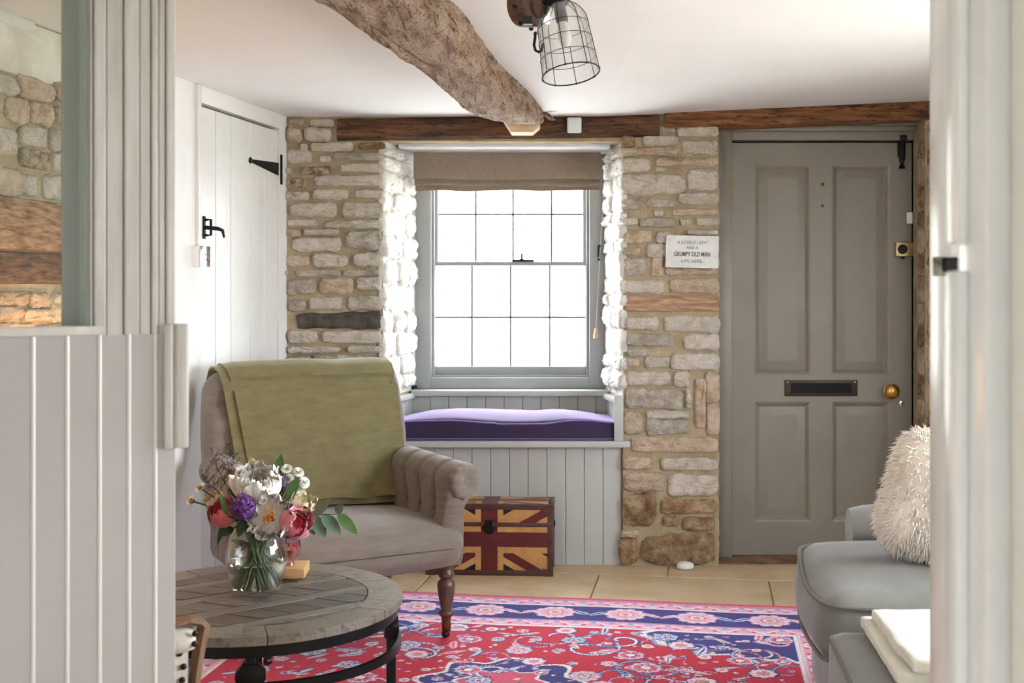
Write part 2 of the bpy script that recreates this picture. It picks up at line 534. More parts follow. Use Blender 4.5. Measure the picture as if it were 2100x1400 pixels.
# left of the window, read off the photograph
Lst = [(60,60,130,85,'g'),(170,65,290,98,''),(45,105,125,182,'o'),(138,105,272,178,''),(118,190,152,226,''),(172,182,385,226,''),(418,184,548,216,'r'),
 (48,218,170,285,''),(218,250,270,282,''),(290,236,548,270,'g'),(42,312,72,340,''),(115,305,270,345,'s'),(325,290,545,330,''),
 (45,365,145,410,'s'),(190,350,540,402,''),(42,432,160,476,''),(182,422,358,472,''),(398,424,538,468,''),(65,492,302,562,''),(332,490,538,565,''),
 (52,576,210,608,''),(246,580,535,620,''),(45,625,122,662,'o'),(135,625,312,656,''),(350,632,535,728,'g'),(78,668,322,740,''),
 (45,760,162,815,'o'),(182,752,358,820,''),(388,742,535,816,''),(42,838,62,862,''),(95,836,325,866,'g'),(335,836,520,862,'g'),
 (50,885,195,960,'g'),(215,875,383,955,'o'),(408,868,532,938,''),(62,988,142,1045,'g'),(162,975,328,1035,''),(358,962,530,1040,'g'),
 (102,1052,530,1135,'d'),(52,1145,202,1208,''),(230,1145,530,1208,''),(52,1228,320,1258,''),(360,1222,530,1255,''),
 (52,1275,168,1305,'g'),(188,1270,300,1298,'g'),(285,1275,530,1400,''),(60,1315,260,1340,'')]
for (a, b_, c, d_, k) in Lst:
    stone(wall_back, F_BACK, bx(570 + a / 2.5), bz(220 + d_ / 2.5), bx(570 + c / 2.5), bz(220 + b_ / 2.5), k)
# lower courses behind the armchair
rr = random.Random(5)
y = 800
while y < 1150:
    h = rr.uniform(24, 42); x = 592
    while x < 770:
        w = min(rr.uniform(50, 110), 780 - x)
        if w > 20: stone(wall_back, F_BACK, bx(x), bz(y + h), bx(x + w - 8), bz(y), rr.choice(['', '', 'o', 'g']))
        x += w
    y += h + 8
Rst = [(370,102,580,150,''),(280,97,360,125,'g'),(85,150,155,208,'r'),(192,148,382,196,''),(395,170,580,242,''),(85,208,370,248,'o'),(262,262,578,300,'o'),
 (85,265,230,332,''),(258,310,318,330,''),(85,345,410,450,''),(425,318,582,428,''),(85,472,185,525,'g'),(218,470,355,515,'g'),(378,440,580,500,''),
 (252,528,300,558,''),(346,522,578,552,'o'),(95,568,170,608,''),(175,568,358,615,'g'),(385,575,438,606,''),(470,568,580,605,''),
 (97,630,238,698,'o'),(262,638,350,698,''),(420,630,580,654,''),(100,722,182,755,'o'),(214,700,330,770,''),(97,770,212,860,'g'),(240,765,300,865,'o'),
 (312,825,580,858,'o'),(97,888,300,952,''),(335,878,586,952,'o'),(108,1075,278,1140,''),(303,1070,588,1152,''),
 (112,1162,345,1225,'g'),(405,1162,586,1245,''),(112,1240,240,1275,'g'),(112,1288,175,1325,'o'),(205,1278,330,1335,'g'),(335,1262,588,1348,'')]
for (a, b_, c, d_, k) in Rst:
    stone(wall_back, F_BACK, bx(1240 + a / 2.5), bz(220 + d_ / 2.5), bx(1240 + c / 2.5), bz(220 + b_ / 2.5), k)
R3 = [(170,8,455,95,''),(480,5,590,105,''),(165,120,540,248,'g'),(558,120,595,238,''),(620,50,690,370,'o'),(690,15,780,205,'o'),(695,215,780,420,'o'),
 (150,270,278,415,'o'),(300,262,580,310,''),(300,318,580,415,'g'),(205,432,770,530,'o'),(150,560,335,640,'o'),(400,568,770,650,''),
 (160,660,418,780,'o'),(445,680,768,815,''),(150,800,365,1015,'r'),(400,835,750,930,'r'),(410,950,510,1010,'r'),(540,950,750,1040,'r'),
 (140,1040,250,1085,'o'),(125,1085,255,1255,'r'),(270,1060,750,1262,'r')]
for (a, b_, c, d_, k) in R3:
    s = 1050 / 330.0
    stone(wall_back, F_BACK, bx(1230 + a / s), bz(760 + d_ / s), bx(1230 + c / s), bz(760 + b_ / s), k, d=0.02)
# timber course built into the pillar
mb = MB(); mb.box(bx(1283), YB - 0.014, bz(638), bx(1474), YB + 0.05, bz(606))
part('timber_course', mb, mat('bleached_timber', (196, 164, 134), 0.8, (140, 104, 78), 7, bump=0.5, bscale=30, stretch=(1.5, 9, 9)), wall_back, world=True, bevel=0.006, label='bleached timber course set among the stones')
# right of the door
y = 262; rr = random.Random(11)
while y < 1140:
    h = rr.uniform(26, 52); x = 1902
    while x < 2035:
        w = rr.uniform(40, 75)
        stone(wall_back, F_BACK, bx(x), bz(y + h), bx(x + w - 7), bz(y), rr.choice(['r', 'o', 'r', 'g']))
        x += w
    y += h + 6
# side of the pillar beside the door: small stones in the recess
F_DL = Matrix(((0, 0, 1, DLX), (1, 0, 0, 0), (0, 1, 0, 0), (0, 0, 0, 1)))     # (y, z, out=+x)
F_DR = Matrix(((0, 0, -1, DRX), (1, 0, 0, 0), (0, 1, 0, 0), (0, 0, 0, 1)))
z = 0.05
while z < 1.95:
    h = rr.uniform(0.06, 0.13)
    stone(wall_back, F_DL, YB + 0.01, z, YB + 0.1, z + h - 0.015, rr.choice(['r', 'o']), d=0.006)
    stone(wall_back, F_DR, YB + 0.01, z, YB + 0.1, z + h - 0.015, rr.choice(['r', 'o']), d=0.006)
    z += h

# whitewashed, splayed sides of the window niche
def reveal(xf, xb, sgn, seed):
    d = Vector((xb - xf, 0.4, 0)); ln = d.length; d.normalize()
    nrm = Vector((d.y * sgn, -d.x * sgn, 0))
    F = Matrix(((d.x, 0, nrm.x, xf), (d.y, 0, nrm.y, YB), (0, 1, 0, 0), (0, 0, 0, 1)))
    rr = random.Random(seed)
    # plaster skin between the stones
    mb = MB(); mb.box(0.0, 0.775, -0.002, ln + 0.02, NICHE_TOP, 0.003, M=F)
    part('limewash_skin', mb, M_WASH, wall_back, world=True, smooth=0, label='white limewash between the niche stones')
    z = 0.80
    while z < NICHE_TOP - 0.03:
        h = min(rr.uniform(0.05, 0.13), NICHE_TOP - 0.02 - z)
        u = -0.012
        while u < ln - 0.03:
            w = min(rr.uniform(0.12, 0.30), ln + 0.005 - u)
            stone(wall_back, F, u, z, u + w - 0.008, z + h - 0.008, 'w', d=rr.uniform(0.010, 0.028), jit=0.12, expo=rr.uniform(0.5, 0.9))
            u += w
        z += h
    return F
F_RL = reveal(WLX, WLB, 1, 21)
F_RR = reveal(WRX, WRB, -1, 33)

# ---- lintels and ceiling beam
def rough_bar(name, p0, p1, hy, hz, m, label, cat, seg=40, amp=0.006, kind=None, sq=5, seed=0, **kw):
    """hewn timber running from p0 to p1, squarish section with an uneven surface"""
    p0, p1 = Vector(p0), Vector(p1)
    pts = []
    n = 20
    for i in range(seg + 1):
        f = i / seg; c = p0.lerp(p1, f); row = []
        for k in range(n):
            a = 2 * PI * k / n
            cs, sn = math.cos(a), math.sin(a)
            kk = (abs(cs) ** sq + abs(sn) ** sq) ** (-1 / sq)
            w = 1 + amp * 8 * nz(c.x * 9 + cs * 2 + seed, c.y * 9, sn * 2)
            row.append((c.x, c.y + kk * cs * hy * w, c.z + kk * sn * hz * w))
        pts.append(row)
    mb = MB(); mb.grid(pts, cv=True)
    b0 = len(mb.v)
    mb.f.append(list(range(n))); mb.m.append(0)
    mb.f.append(list(range(seg * n, seg * n + n))); mb.m.append(0)
    return solo(name, mb, m, label, cat, kind=kind, smooth=50, **kw)
yc = YB + 0.045
rough_bar('lintel_beam', (bx(692), yc, bz(266)), (bx(1352), yc, bz(258)), 0.07, 0.053, M_OAKD, 'dark oak lintel over the window, set into the stone wall', 'beam', seed=1)
rough_bar('lintel_beam', (bx(1362), yc, bz(247)), (2.19, yc, bz(219)), 0.075, 0.047, M_OAK, 'warm brown oak lintel running over the grey front door', 'beam', seed=5)
# pale soffit board behind the lintel
mb = MB(); mb.box(WLX + 0.06, YB + 0.10, bz(297), WRX - 0.05, 6.0, bz(297) + 0.03)
solo('trim_1', mb, mat('soffit_paint', (226, 228, 232), 0.5), 'pale painted soffit board above the roman blind', 'trim', kind='structure', bevel=0.004)

# big ceiling beam: centre line bends, width and drop vary
pts = []; seg = 240; n = 72
for i in range(seg + 1):
    Y = 1.6 + (5.44 - 1.6) * i / seg
    xr = -0.206 + 0.139 * (Y - 3.33) + 0.008 * math.sin(Y * 4.1)
    xl = -0.467 + 0.152 * (Y - 2.78) + 0.012 * math.sin(Y * 3.3 + 1) - 0.012
    if Y > 4.7: xl += 0.02 * (Y - 4.7)
    zb = 1.925 + 0.012 * math.sin(Y * 2.3) + (0.075 * (Y - 4.4) if Y > 4.4 else 0)
    row = []
    c = Vector(((xl + xr) / 2, Y, (zb + CEIL + 0.02) / 2)); hx = (xr - xl) / 2; hz = (CEIL + 0.02 - zb) / 2
    for k in range(n):
        a = 2 * PI * k / n
        cs, sn = math.cos(a), math.sin(a)
        kk = (abs(cs) ** 7 + abs(sn) ** 7) ** (-1 / 7)
        w = 1 + 0.09 * nz(cs * 1.3, Y * 2.2, sn * 1.3) + 0.06 * nz(cs * 3 + 9, Y * 6, sn * 3) + 0.035 * nz(cs * 8, Y * 16, sn * 8) + 0.02 * nz(cs * 18, Y * 40, sn * 18)
        # long shake along the underside
        if sn < -0.5 and 3.0 < Y < 5.2:
            ck = -0.35 + 0.12 * math.sin(Y * 5)
            w -= 0.30 * math.exp(-((cs - ck + 0.06 * nz(Y * 9)) / 0.045) ** 2) * max(0, math.sin(Y * 3.7 + 1 + nz(Y * 5)))
        row.append((c.x + kk * cs * hx * w, Y, c.z + kk * sn * hz * w))
    pts.append(row)
mb = MB(); mb.grid(pts, cv=True)
mb.f.append(list(range(n))); mb.m.append(0)
mb.f.append(list(range(seg * n, seg * n + n))); mb.m.append(0)
beam = thing('ceiling_beam', 'thick weathered oak beam running under the white ceiling towards the window', 'beam', (-0.15, 3.5, 1.93))
part('timber', mb, M_BEAM, beam, world=True, smooth=60)
# sawn end block where the beam meets the lintel
a0 = P(1033, 262, 5.50)
mb = MB(); mb.prism([(-0.085, 0.02), (-0.045, -0.042), (0.05, -0.042), (0.082, -0.015), (0.082, 0.035), (-0.085, 0.035)], -0.06, 0.06, M=Matrix.Translation((P(1070, 0, 5.46).x, 5.46, bz(262) - 0.004)) @ Matrix.Rotation(PI / 2, 4, 'X'))
part('sawn_end', mb, M_FRESH, beam, world=True, bevel=0.003, label='pale freshly sawn end of the beam')
mb = MB(); mb.prism([(0.0, 0.0), (0.10, -0.075), (0.125, -0.075), (0.03, 0.02)], -0.012, 0.012, M=Matrix.Translation(P(1082, 212, 5.45)) @ Matrix.Rotation(PI / 2, 4, 'X'))
part('splinter', mb, M_BEAM, beam, world=True, bevel=0.003)

# ---- left wall: white plaster with the plank door, further on a stone chimney breast
T_D0, ZD = lw(573, 262); T_D1, _ = lw(412, 210)      # door from the far edge to the near edge
T_ST = lw_t(262)                                     # plaster up to here, stone beyond
ZD = 1.995
mb = MB()
mb.box(-0.2, -0.01, -0.2, T_D0, CEIL, 0.0, M=M_LW)
mb.box(T_D0, ZD, -0.2, T_D1, CEIL, 0.0, M=M_LW)
mb.box(T_D1, -0.01, -0.2, T_ST, CEIL, 0.0, M=M_LW)
mb.box(T_D0, -0.01, -0.2, T_D1, ZD, -0.08, M=M_LW)
wall_left = solo('wall_left', mb, M_PLASTER, 'white plastered wall on the left with a planked door', 'wall', base=tuple(lwp(1.0, 0)), kind='structure', smooth=0)
mb = MB(); mb.box(T_ST, -0.01, -0.25, T_ST + 1.6, CEIL, 0.012, M=M_LW)
wall_ch = solo('wall_chimney', mb, M_MORTAR, 'stone chimney wall seen through the glass of the near white door', 'wall', base=tuple(lwp(T_ST + 0.7, 0)), kind='structure', smooth=0)
F_CH = M_LW @ Matrix.Translation((0, 0, 0.012))
sc = 2.06
for (a, b_, c, d_, k) in [(50,335,195,425,'o'),(200,355,275,430,'o'),(-60,320,42,400,''),(0,415,95,520,'o'),(97,430,190,530,'o'),(200,455,275,525,'o'),(-50,540,35,660,''),(55,540,165,620,''),
        (185,550,275,640,''),(60,635,180,710,'s'),(185,650,275,725,''),(-50,712,75,825,'o'),(78,740,130,830,''),(160,740,275,845,''),(185,1240,275,1360,''),(-50,1232,95,1290,'o'),(100,1236,180,1300,'o'),(-50,1298,60,1350,'o'),(66,1306,180,1356,'o'),
        (-60,60,120,110,'w'),(125,80,275,120,'w'),(-60,1365,120,1440,'o'),(128,1370,275,1440,'o')]:
    t0, z0 = lw(a / sc, d_ / sc); t1, _ = lw(c / sc, d_ / sc); tm, z1 = lw((a + c) / 2 / sc, b_ / sc); _, z0 = lw((a + c) / 2 / sc, d_ / sc)
    stone(wall_ch, F_CH, t1, z0, t0, z1, k)
# pale plastered patch above the stones
t0, z0 = lw(-30, 160); t1, z1 = lw(130, 55)
mb = MB(); mb.box(t1, lw(60, 165)[1], 0.0, t0, lw(60, 50)[1], 0.018, M=M_LW)
part('lime_plaster_patch', mb, mat('dirty_lime', (226, 222, 212), 0.9, (196, 188, 174), 6, bump=0.5, bscale=20), wall_ch, world=True, bevel=0.01)
# fireplace bressumer
ta, tb = lw_t(-120), lw_t(150)
zt, zm, zl = lw(60, 412)[1], lw(60, 515)[1], lw(60, 582)[1]
mb = MB(); mb.box(tb, zm, 0.0, ta, zt, 0.05, M=M_LW)
br = thing('fireplace_beam', 'brown oak fireplace beam seen through the glass of the near door', 'beam', tuple(lwp((ta + tb) / 2, zl)))
M_OAKV = mat('fireplace_oak', (190, 156, 122), 0.75, (110, 78, 54), 5, bump=0.7, bscale=22, stretch=(3, 3, 14), col3=(160, 124, 92))
part('timber', mb, M_OAKV, br, world=True, bevel=0.012)
mb = MB(); mb.box(tb + 0.02, zl, 0.0, ta, zm - 0.004, 0.035, M=M_LW)
part('lower_timber', mb, mat('fireplace_oak_dark', (140, 106, 78), 0.8, (62, 44, 34), 6, bump=0.7, bscale=22, stretch=(3, 3, 14)), br, world=True, bevel=0.012)
# small amber lamp standing below on a bracket shelf, out of sight behind the door rail
lp = lwp(lw_t(35), 1.02, 0.16)
shelf = thing('wall_lamp', 'small amber wall lamp glowing on the chimney stones', 'lamp', tuple(lwp(lw_t(35), 1.0, 0.03)))
mb = MB(); mb.lathe([(0.03, 0.0), (0.035, 0.005), (0.012, 0.02), (0.012, 0.05)], 16, M=Matrix.Translation(lp - Vector((0, 0, 0.05))))
mb.tube([lwp(lw_t(35), 1.0, 0.02), lwp(lw_t(35), 0.975, 0.1), lp - Vector((0, 0, 0.045))], 0.008)
part('bracket', mb, M_BRASS, shelf, world=True)
mb = MB(); mb.sphere(tuple(lp + Vector((0, 0, 0.02))), 0.028)
part('bulb', mb, mat('amber_bulb', (255, 190, 110), 0.4, emit=((255, 150, 60), 12.0)), shelf, world=True)
link_light('amber_lamp_light', 'POINT', 2.2, (1.0, 0.5, 0.16), tuple(lp + Vector((0.06, 0, 0.03))), (0, 0, 0), shadow_soft_size=0.03)

# ---- right wall with a window beyond the frame
mb = MB()
RW0, RW1 = 2.0, 4.0
for (y0, y1, z0, z1) in ((-2.5, RW0, -0.01, 2.2), (RW1, 6.2, -0.01, 2.2), (RW0, RW1, -0.01, 0.62), (RW0, RW1, 1.78, 2.2)):
    mb.box(XR, y0, z0, XR + 0.2, y1, z1)
solo('wall_right', mb, M_PLASTER, 'white plastered wall on the right behind the grey sofa', 'wall', base=(XR, 2, 0), kind='structure', smooth=0)
w2 = solo('window_2', MB().box(XR + 0.05, RW0, 0.62, XR + 0.11, RW0 + 0.08, 1.78).box(XR + 0.05, RW1 - 0.08, 0.62, XR + 0.11, RW1, 1.78).box(XR + 0.05, RW0 + 0.08, 0.62, XR + 0.11, RW1 - 0.08, 0.70).box(XR + 0.05, RW0 + 0.08, 1.70, XR + 0.11, RW1 - 0.08, 1.78), M_WHITEP,
          'wide casement window in the right wall', 'window', base=(XR + 0.08, 2.9, 0.62), kind='structure')
for yy in (2.5, 3.0, 3.5):
    part('glazing_bar', MB().box(XR + 0.06, yy - 0.02, 0.70, XR + 0.10, yy + 0.02, 1.70), M_WHITEP, w2, world=True)
part('glazing_bar', MB().box(XR + 0.065, RW0 + 0.08, 1.14, XR + 0.095, RW1 - 0.08, 1.17), M_WHITEP, w2, world=True)
part('pane', MB().box(XR + 0.078, RW0 + 0.08, 0.70, XR + 0.082, RW1 - 0.08, 1.70), M_GLASS, w2, world=True, smooth=0)

# ---- the near room the photographer stands in: side walls, and the doorway jamb on the right
mb = MB(); mb.box(-2.6, -2.5, -0.01, -2.4, 6.2, CEIL)
solo('wall_near_left', mb, M_PLASTER, 'white wall of the near room, out of the picture on the left', 'wall', kind='structure', smooth=0)
mb = MB()
mb.box(-2.4, -2.6, -0.01, -1.9, -2.5, CEIL); mb.box(-1.4, -2.6, -0.01, XR, -2.5, 2.2); mb.box(-1.9, -2.6, 2.0, -1.4, -2.5, 2.2)  # narrow opening added in the unseen wall, sized for the front fill
solo('wall_near_back', mb, M_PLASTER, 'white wall with an added daylight opening behind the photographer', 'wall', base=(0, -2.5, 0), kind='structure', smooth=0)
YJ = 1.2
xj = P(1941, 0, YJ).x
mb = MB(); mb.box(xj + 0.034, YJ - 0.070, -0.01, XR, YJ - 0.002, 2.2)
solo('wall_front', mb, mat('cream_wall', (236, 230, 218), 0.8, (230, 224, 212), 2), 'cream wall beside the doorway at the right edge of the picture', 'wall', kind='structure', smooth=0)
jm = thing('door_frame', 'blurred white door frame post at the right edge of the picture', 'door frame', (xj + 0.04, YJ - 0.08, 0))
mb = MB(); mb.box(xj + 0.010, YJ - 0.076, 0, xj + 0.034, YJ - 0.002, 2.08)
part('jamb', mb, M_WHITEP, jm, world=True, bevel=0.004)
zc0, zc1 = P(0, 556, YJ).z, P(0, 502, YJ).z
mb = MB(); mb.box(xj, YJ - 0.034, zc1, xj + 0.010, YJ, CEIL); part('door_stop', mb, M_WHITEP, jm, world=True, bevel=0.003)
mb = MB(); mb.box(xj - 0.002, YJ - 0.034, 0, xj + 0.010, YJ, zc0); part('door_stop', mb, M_WHITEP, jm, world=True, bevel=0.003)
kp = thing('latch_keeper', 'small worn iron latch keeper showing beside the right door frame', 'latch', tuple(P(1936, 545, 1.75)))
mb = MB(); mb.box(*P(1915, 566, 1.75), *(P(1945, 526, 1.75) + Vector((0, 0.006, 0))))
part('plate', mb, mat('worn_iron', (150, 146, 134), 0.6, (70, 68, 62), 60, metal=0.2), kp, world=True, bevel=0.001)
mb = MB(); mb.box(*(P(1932, 557, 1.75) - Vector((0, 0.02, 0))), *(P(1985, 528, 1.75) + Vector((0, 0.005, 0))))
part('staple', mb, M_IRON, kp, world=True, bevel=0.003)
# post that carries the keeper, hidden behind the near jamb
mb = MB(); mb.box(P(1948, 0, 1.76).x, 1.757, 0, P(1948, 0, 1.76).x + 0.09, 1.85, CEIL)
solo('trim_2', mb, M_WHITEP, 'white inner post behind the right door frame', 'trim', kind='structure', bevel=0.003)

# ================================================================== WINDOW
YW = 6.0
def wx(px): return (px - CX) * YW / FPX
def wz(py): return EYE - (py - CY) * YW / FPX
X0, X1, Z0, Z1 = WLB, WRB, wz(797), 1.96
fw = 0.082
mb = MB()
mb.box(X0, YW, Z0, X0 + fw, YW + 0.14, Z1); mb.box(X1 - fw, YW, Z0, X1, YW + 0.14, Z1)
mb.box(X0 + fw, YW, Z0, X1 - fw, YW + 0.14, Z0 + 0.055); mb.box(X0 + fw, YW, Z1 - 0.08, X1 - fw, YW + 0.14, Z1)
win = solo('window_1', mb, M_WINP, 'grey painted sash window with leaded panes above the purple cushion', 'window', base=((X0 + X1) / 2, YW, Z0), kind='structure', bevel=0.004)
mb = MB()   # inner bead
for (a, b_, c, d_) in ((X0 + fw, Z0 + 0.055, X0 + fw + 0.014, Z1 - 0.08), (X1 - fw - 0.014, Z0 + 0.055, X1 - fw, Z1 - 0.08), (X0 + fw + 0.014, Z0 + 0.055, X1 - fw - 0.014, Z0 + 0.065)):
    mb.box(a, YW + 0.02, b_, c, YW + 0.04, d_)
part('bead', mb, M_WINP, win, world=True)
def sash(name, yo, zb, zt, rails, lead_x, lead_z, label):
    xa, xb_ = X0 + fw + 0.002, X1 - fw - 0.002
    bot, top, st = rails
    mb = MB()
    mb.box(xa, yo, zb, xa + st, yo + 0.035, zt); mb.box(xb_ - st, yo, zb, xb_, yo + 0.035, zt)
    mb.box(xa + st, yo, zb, xb_ - st, yo + 0.035, zb + bot); mb.box(xa + st, yo, zt - top, xb_ - st, yo + 0.035, zt)
    s = part(name, mb, M_WINP, win, world=True, bevel=0.002, label=label)
    gx0, gx1, gz0, gz1 = xa + st, xb_ - st, zb + bot, zt - top
    xs = [gx0] + lead_x + [gx1]; zs = [gz0] + lead_z + [gz1]
    ym = yo + 0.017
    for i in range(len(xs) - 1):
        for j in range(len(zs) - 1):
            part('pane', MB().box(xs[i], ym - 0.001, zs[j], xs[i + 1], ym + 0.001, zs[j + 1]), M_GLASS, s, world=True, smooth=0)
    ML = mat('lead_came', (92, 96, 100), 0.5, metal=0.3)
    for x in lead_x: part('lead_bar', MB().box(x - 0.0042, ym - 0.004, gz0, x + 0.0042, ym + 0.004, gz1), ML, s, world=True, smooth=0)
    for z in lead_z: part('lead_bar', MB().box(gx0, ym - 0.004, z - 0.0042, gx1, ym + 0.004, z + 0.0042), ML, s, world=True, smooth=0)
    for x in lead_x:
        for z in lead_z:
            part('lead_joint', MB().sphere((x, ym - 0.004, z), 0.008, 8, 6, sc=(1, 0.4, 1)), ML, s, world=True)
    return s
sash('lower_sash', YW + 0.045, Z0 + 0.062, wz(536), (0.045, 0.020, 0.016), [wx(967), wx(1047), wx(1128)], [wz(651)], 'lower sash with leaded panes')
up = sash('upper_sash', YW + 0.085, wz(545), Z1 - 0.08, (0.020, 0.05, 0.026), [wx(972) + 0.005, wx(1052), wx(1132)], [wz(437), wz(340)], 'upper sash with leaded panes, half behind the blind')
mb = MB(); mb.box(wx(1050), YW + 0.04, wz(536), wx(1095), YW + 0.07, wz(532)); mb.lathe([(0.012, 0), (0.012, 0.008), (0.005, 0.012), (0.005, 0.03), (0.008, 0.034), (0.0, 0.036)], 10, M=Matrix.Translation((wx(1070), YW + 0.055, wz(534))))
part('sash_fastener', mb, M_IRON, win, world=True)
# window board and niche panelling
YP = 5.93
zs0 = wz(808)
seat_z = P(0, 905, 5.57).z
mb = MB(); mb.box(WLB - 0.01, YP - 0.03, zs0 - 0.002, WRB + 0.01, YW + 0.02, Z0)
solo('trim_3', mb, M_SAGE, 'pale grey window board under the sash window', 'trim', kind='structure', bevel=0.004)
seat = thing('panelled_bench', 'pale grey tongue and groove panelled seat built into the window niche', 'bench', (-0.1, 5.6, 0))
xs_a, xs_b = bx(770), bx(1278)
def lerp(a, b_, f): return a + (b_ - a) * f
def board_mesh(w, h, t):
    """a tongue-and-groove board, its long edges chamfered; origin at its lower left, front towards -y"""
    c = 0.004
    mb = MB(); mb.prism([(0.0005, 0), (0.0005, -t + c), (c, -t), (w - c, -t), (w - 0.0005, -t + c), (w - 0.0005, 0)], 0, h)
    return mb.mesh('board', smooth=0)
YF = 5.622
bw = 38.5 * YF / FPX
xr_ = (1275 - CX) * YF / FPX
nb = int((xr_ - xs_a) / bw) + 1
bm_low = board_mesh(bw, seat_z - 0.03, 0.016)
for i in range(nb):
    x = xr_ - (i + 1) * bw
    put('board', bm_low, M_SAGE, seat, WM[seat.name].inverted() @ Matrix.Translation((x, YF + 0.016, 0.0)))
part('carcass', MB().box(xs_a - 0.01, YF + 0.016, 0.0, WRX - 0.005, YF + 0.03, seat_z - 0.03), M_SAGE, seat, world=True, smooth=0)
mb = MB(); mb.prism([(xs_a, 5.57), ((1293 - CX) * 5.57 / FPX, 5.57), ((1293 - CX) * 5.57 / FPX, 5.586), (WRX - 0.002, 5.592), (WRX - 0.03, YP + 0.03), (WLX + 0.05, YP + 0.03), (WLX + 0.002, 5.592), (xs_a, 5.586)], seat_z - 0.028, seat_z)
part('seat_board', mb, M_SAGE, seat, world=True, bevel=0.003)
bw2 = 38.0 * YP / FPX
bm_up = board_mesh(bw2, zs0 - seat_z, 0.014)
x = WLB - 0.01
while x < WRB - 0.02:
    put('board', bm_up, M_SAGE, seat, WM[seat.name].inverted() @ Matrix.Translation((x, YP + 0.02, seat_z)))
    x += bw2
for (F, ln_, sg) in ((F_RL, 0.33, 1), (F_RR, 0.33, -1)):
    for i in range(4):
        w = ln_ / 4
        mb = MB(); c = 0.004
        mb.prism([(i * w + 0.0005, 0), (i * w + 0.0005, 0.012), (i * w + c, 0.016), ((i + 1) * w - c, 0.016), ((i + 1) * w - 0.0005, 0.012), ((i + 1) * w - 0.0005, 0)], seat_z, zs0, M=F @ Matrix(((1, 0, 0, 0.01), (0, 0, 1, 0), (0, 1, 0, 0), (0, 0, 0, 1))))
        part('board', mb, M_SAGE, seat, world=True, smooth=0)
    mb = MB(); mb.box(-0.0, zs0 - 0.012, 0.0, ln_ + 0.02, zs0 + 0.012, 0.034, M=F)
    part('capping', mb, M_SAGE, seat, world=True, bevel=0.003)
mb = MB(); mb.box(bx(1259), 5.578, seat_z, bx(1278) - 0.001, 5.605, P(0, 810, 5.58).z); part('end_post', mb, M_SAGE, seat, world=True, bevel=0.002)
mb = MB(); mb.box(bx(786), 5.578, seat_z, bx(797), 5.605, P(0, 810, 5.58).z); part('end_post', mb, M_SAGE, seat, world=True, bevel=0.002)

# purple cushion
ca, cb = (803 - CX) * 5.6 / FPX, (1264 - CX) * 5.6 / FPX
hx = (cb - ca) / 2; hy = 0.155; hz = 0.041
def sag(q):
    x = q.x / hx
    if q.z > 0:
        q.z += (-0.012 * math.exp(-((x - 0.12) / 0.28) ** 2) + 0.010 * math.exp(-((x + 0.6) / 0.3) ** 2) + 0.008 * math.exp(-((x - 0.62) / 0.25) ** 2))
        q.z += 0.006 * nz(q.x * 9, q.y * 9, 3) + 0.004 * math.exp(-((x - 0.08 - q.y * 1.2) / 0.03) ** 2) 
    return q
M_PURP = mat('purple_velvet', (44, 26, 66), 0.75, (36, 20, 56), 12, sheen=1.0, sheen_tint=(226, 206, 255), bump=0.1, bscale=120)
cu = thing('seat_cushion', 'flat purple velvet cushion on the window seat', 'cushion', ((ca + cb) / 2, 5.755, seat_z))
mb = MB(); mb.pillow(hx, hy, hz, 0.016, 0.050, 22, M=Matrix.Translation((0, 0, hz + 0.004)), fn=sag)
part('cover', mb, M_PURP, cu, smooth=60)
path = []
for k in range(61):
    x = -hx + 2 * hx * k / 60 
    x *= 0.985
    q = sag(Vector((x, -hy + 0.006, hz)))
    path.append((q.x, -hy + 0.002, q.z + hz + 0.001))
mb = MB(); mb.tube(path, 0.0035, 6); part('piping', mb, mat('purple_piping', (112, 78, 160), 0.7, sheen=0.5), cu)
mb = MB(); mb.tube([(p[0], -hy + 0.003, 0.008) for p in path], 0.0035, 6); part('piping', mb, MATS['purple_piping'], cu)

# roman blind
bl = thing('roman_blind', 'taupe fabric roman blind drawn up over the window', 'blind', tuple(P(1040, 390, 5.94)))
M_BLIND = mat('taupe_linen', (154, 138, 122), 0.85, (142, 126, 110), 60, bump=0.25, bscale=260, sheen=0.2)
def yblind(px, py, y): return (px - CX) * y / FPX, y, EYE - (py - CY) * y / FPX
def blind_sheet(rows, px0, px1, th, seed):
    pts = []
    for (py, y, wob) in rows:
        row = []
        for i in range(41):
            f = i / 40; px = lerp(px0, px1, f)
            p = Vector(yblind(px, py + wob * 4 * nz(f * 5, seed, py * 0.02), y))
            p.y += 0.006 * wob * nz(f * 7, seed + 4, py * 0.05)
            row.append(p)
        pts.append(row)
    front = pts; back = [[q + Vector((0, th, 0)) for q in r] for r in pts]
    mb = MB(); mb.grid(front + back[::-1], cu=True)
    return mb
part('panel', blind_sheet([(303, 5.915, 0), (325, 5.903, 0.1), (350, 5.882, 0.2), (362, 5.866, 0.4), (367, 5.864, 0.5)], 848, 1232, 0.004, 1), M_BLIND, bl, world=True, smooth=60)
part('fold', blind_sheet([(352, 5.920, 0.1), (364, 5.915, 0.4), (372, 5.900, 1.0), (378, 5.884, 1.2), (381, 5.884, 1.2)], 850, 1231, 0.005, 2), M_BLIND, bl, world=True, smooth=60)
part('fold', blind_sheet([(374, 5.930, 0.1), (382, 5.922, 0.6), (388, 5.908, 0.9), (391, 5.908, 0.9)], 852, 1230, 0.006, 3), M_BLIND, bl, world=True, smooth=60)
part('headrail', MB().box(*P(849, 306, 5.95), *(P(1231, 298, 5.95) + Vector((0, 0.025, 0)))), M_FRESH, bl, world=True)
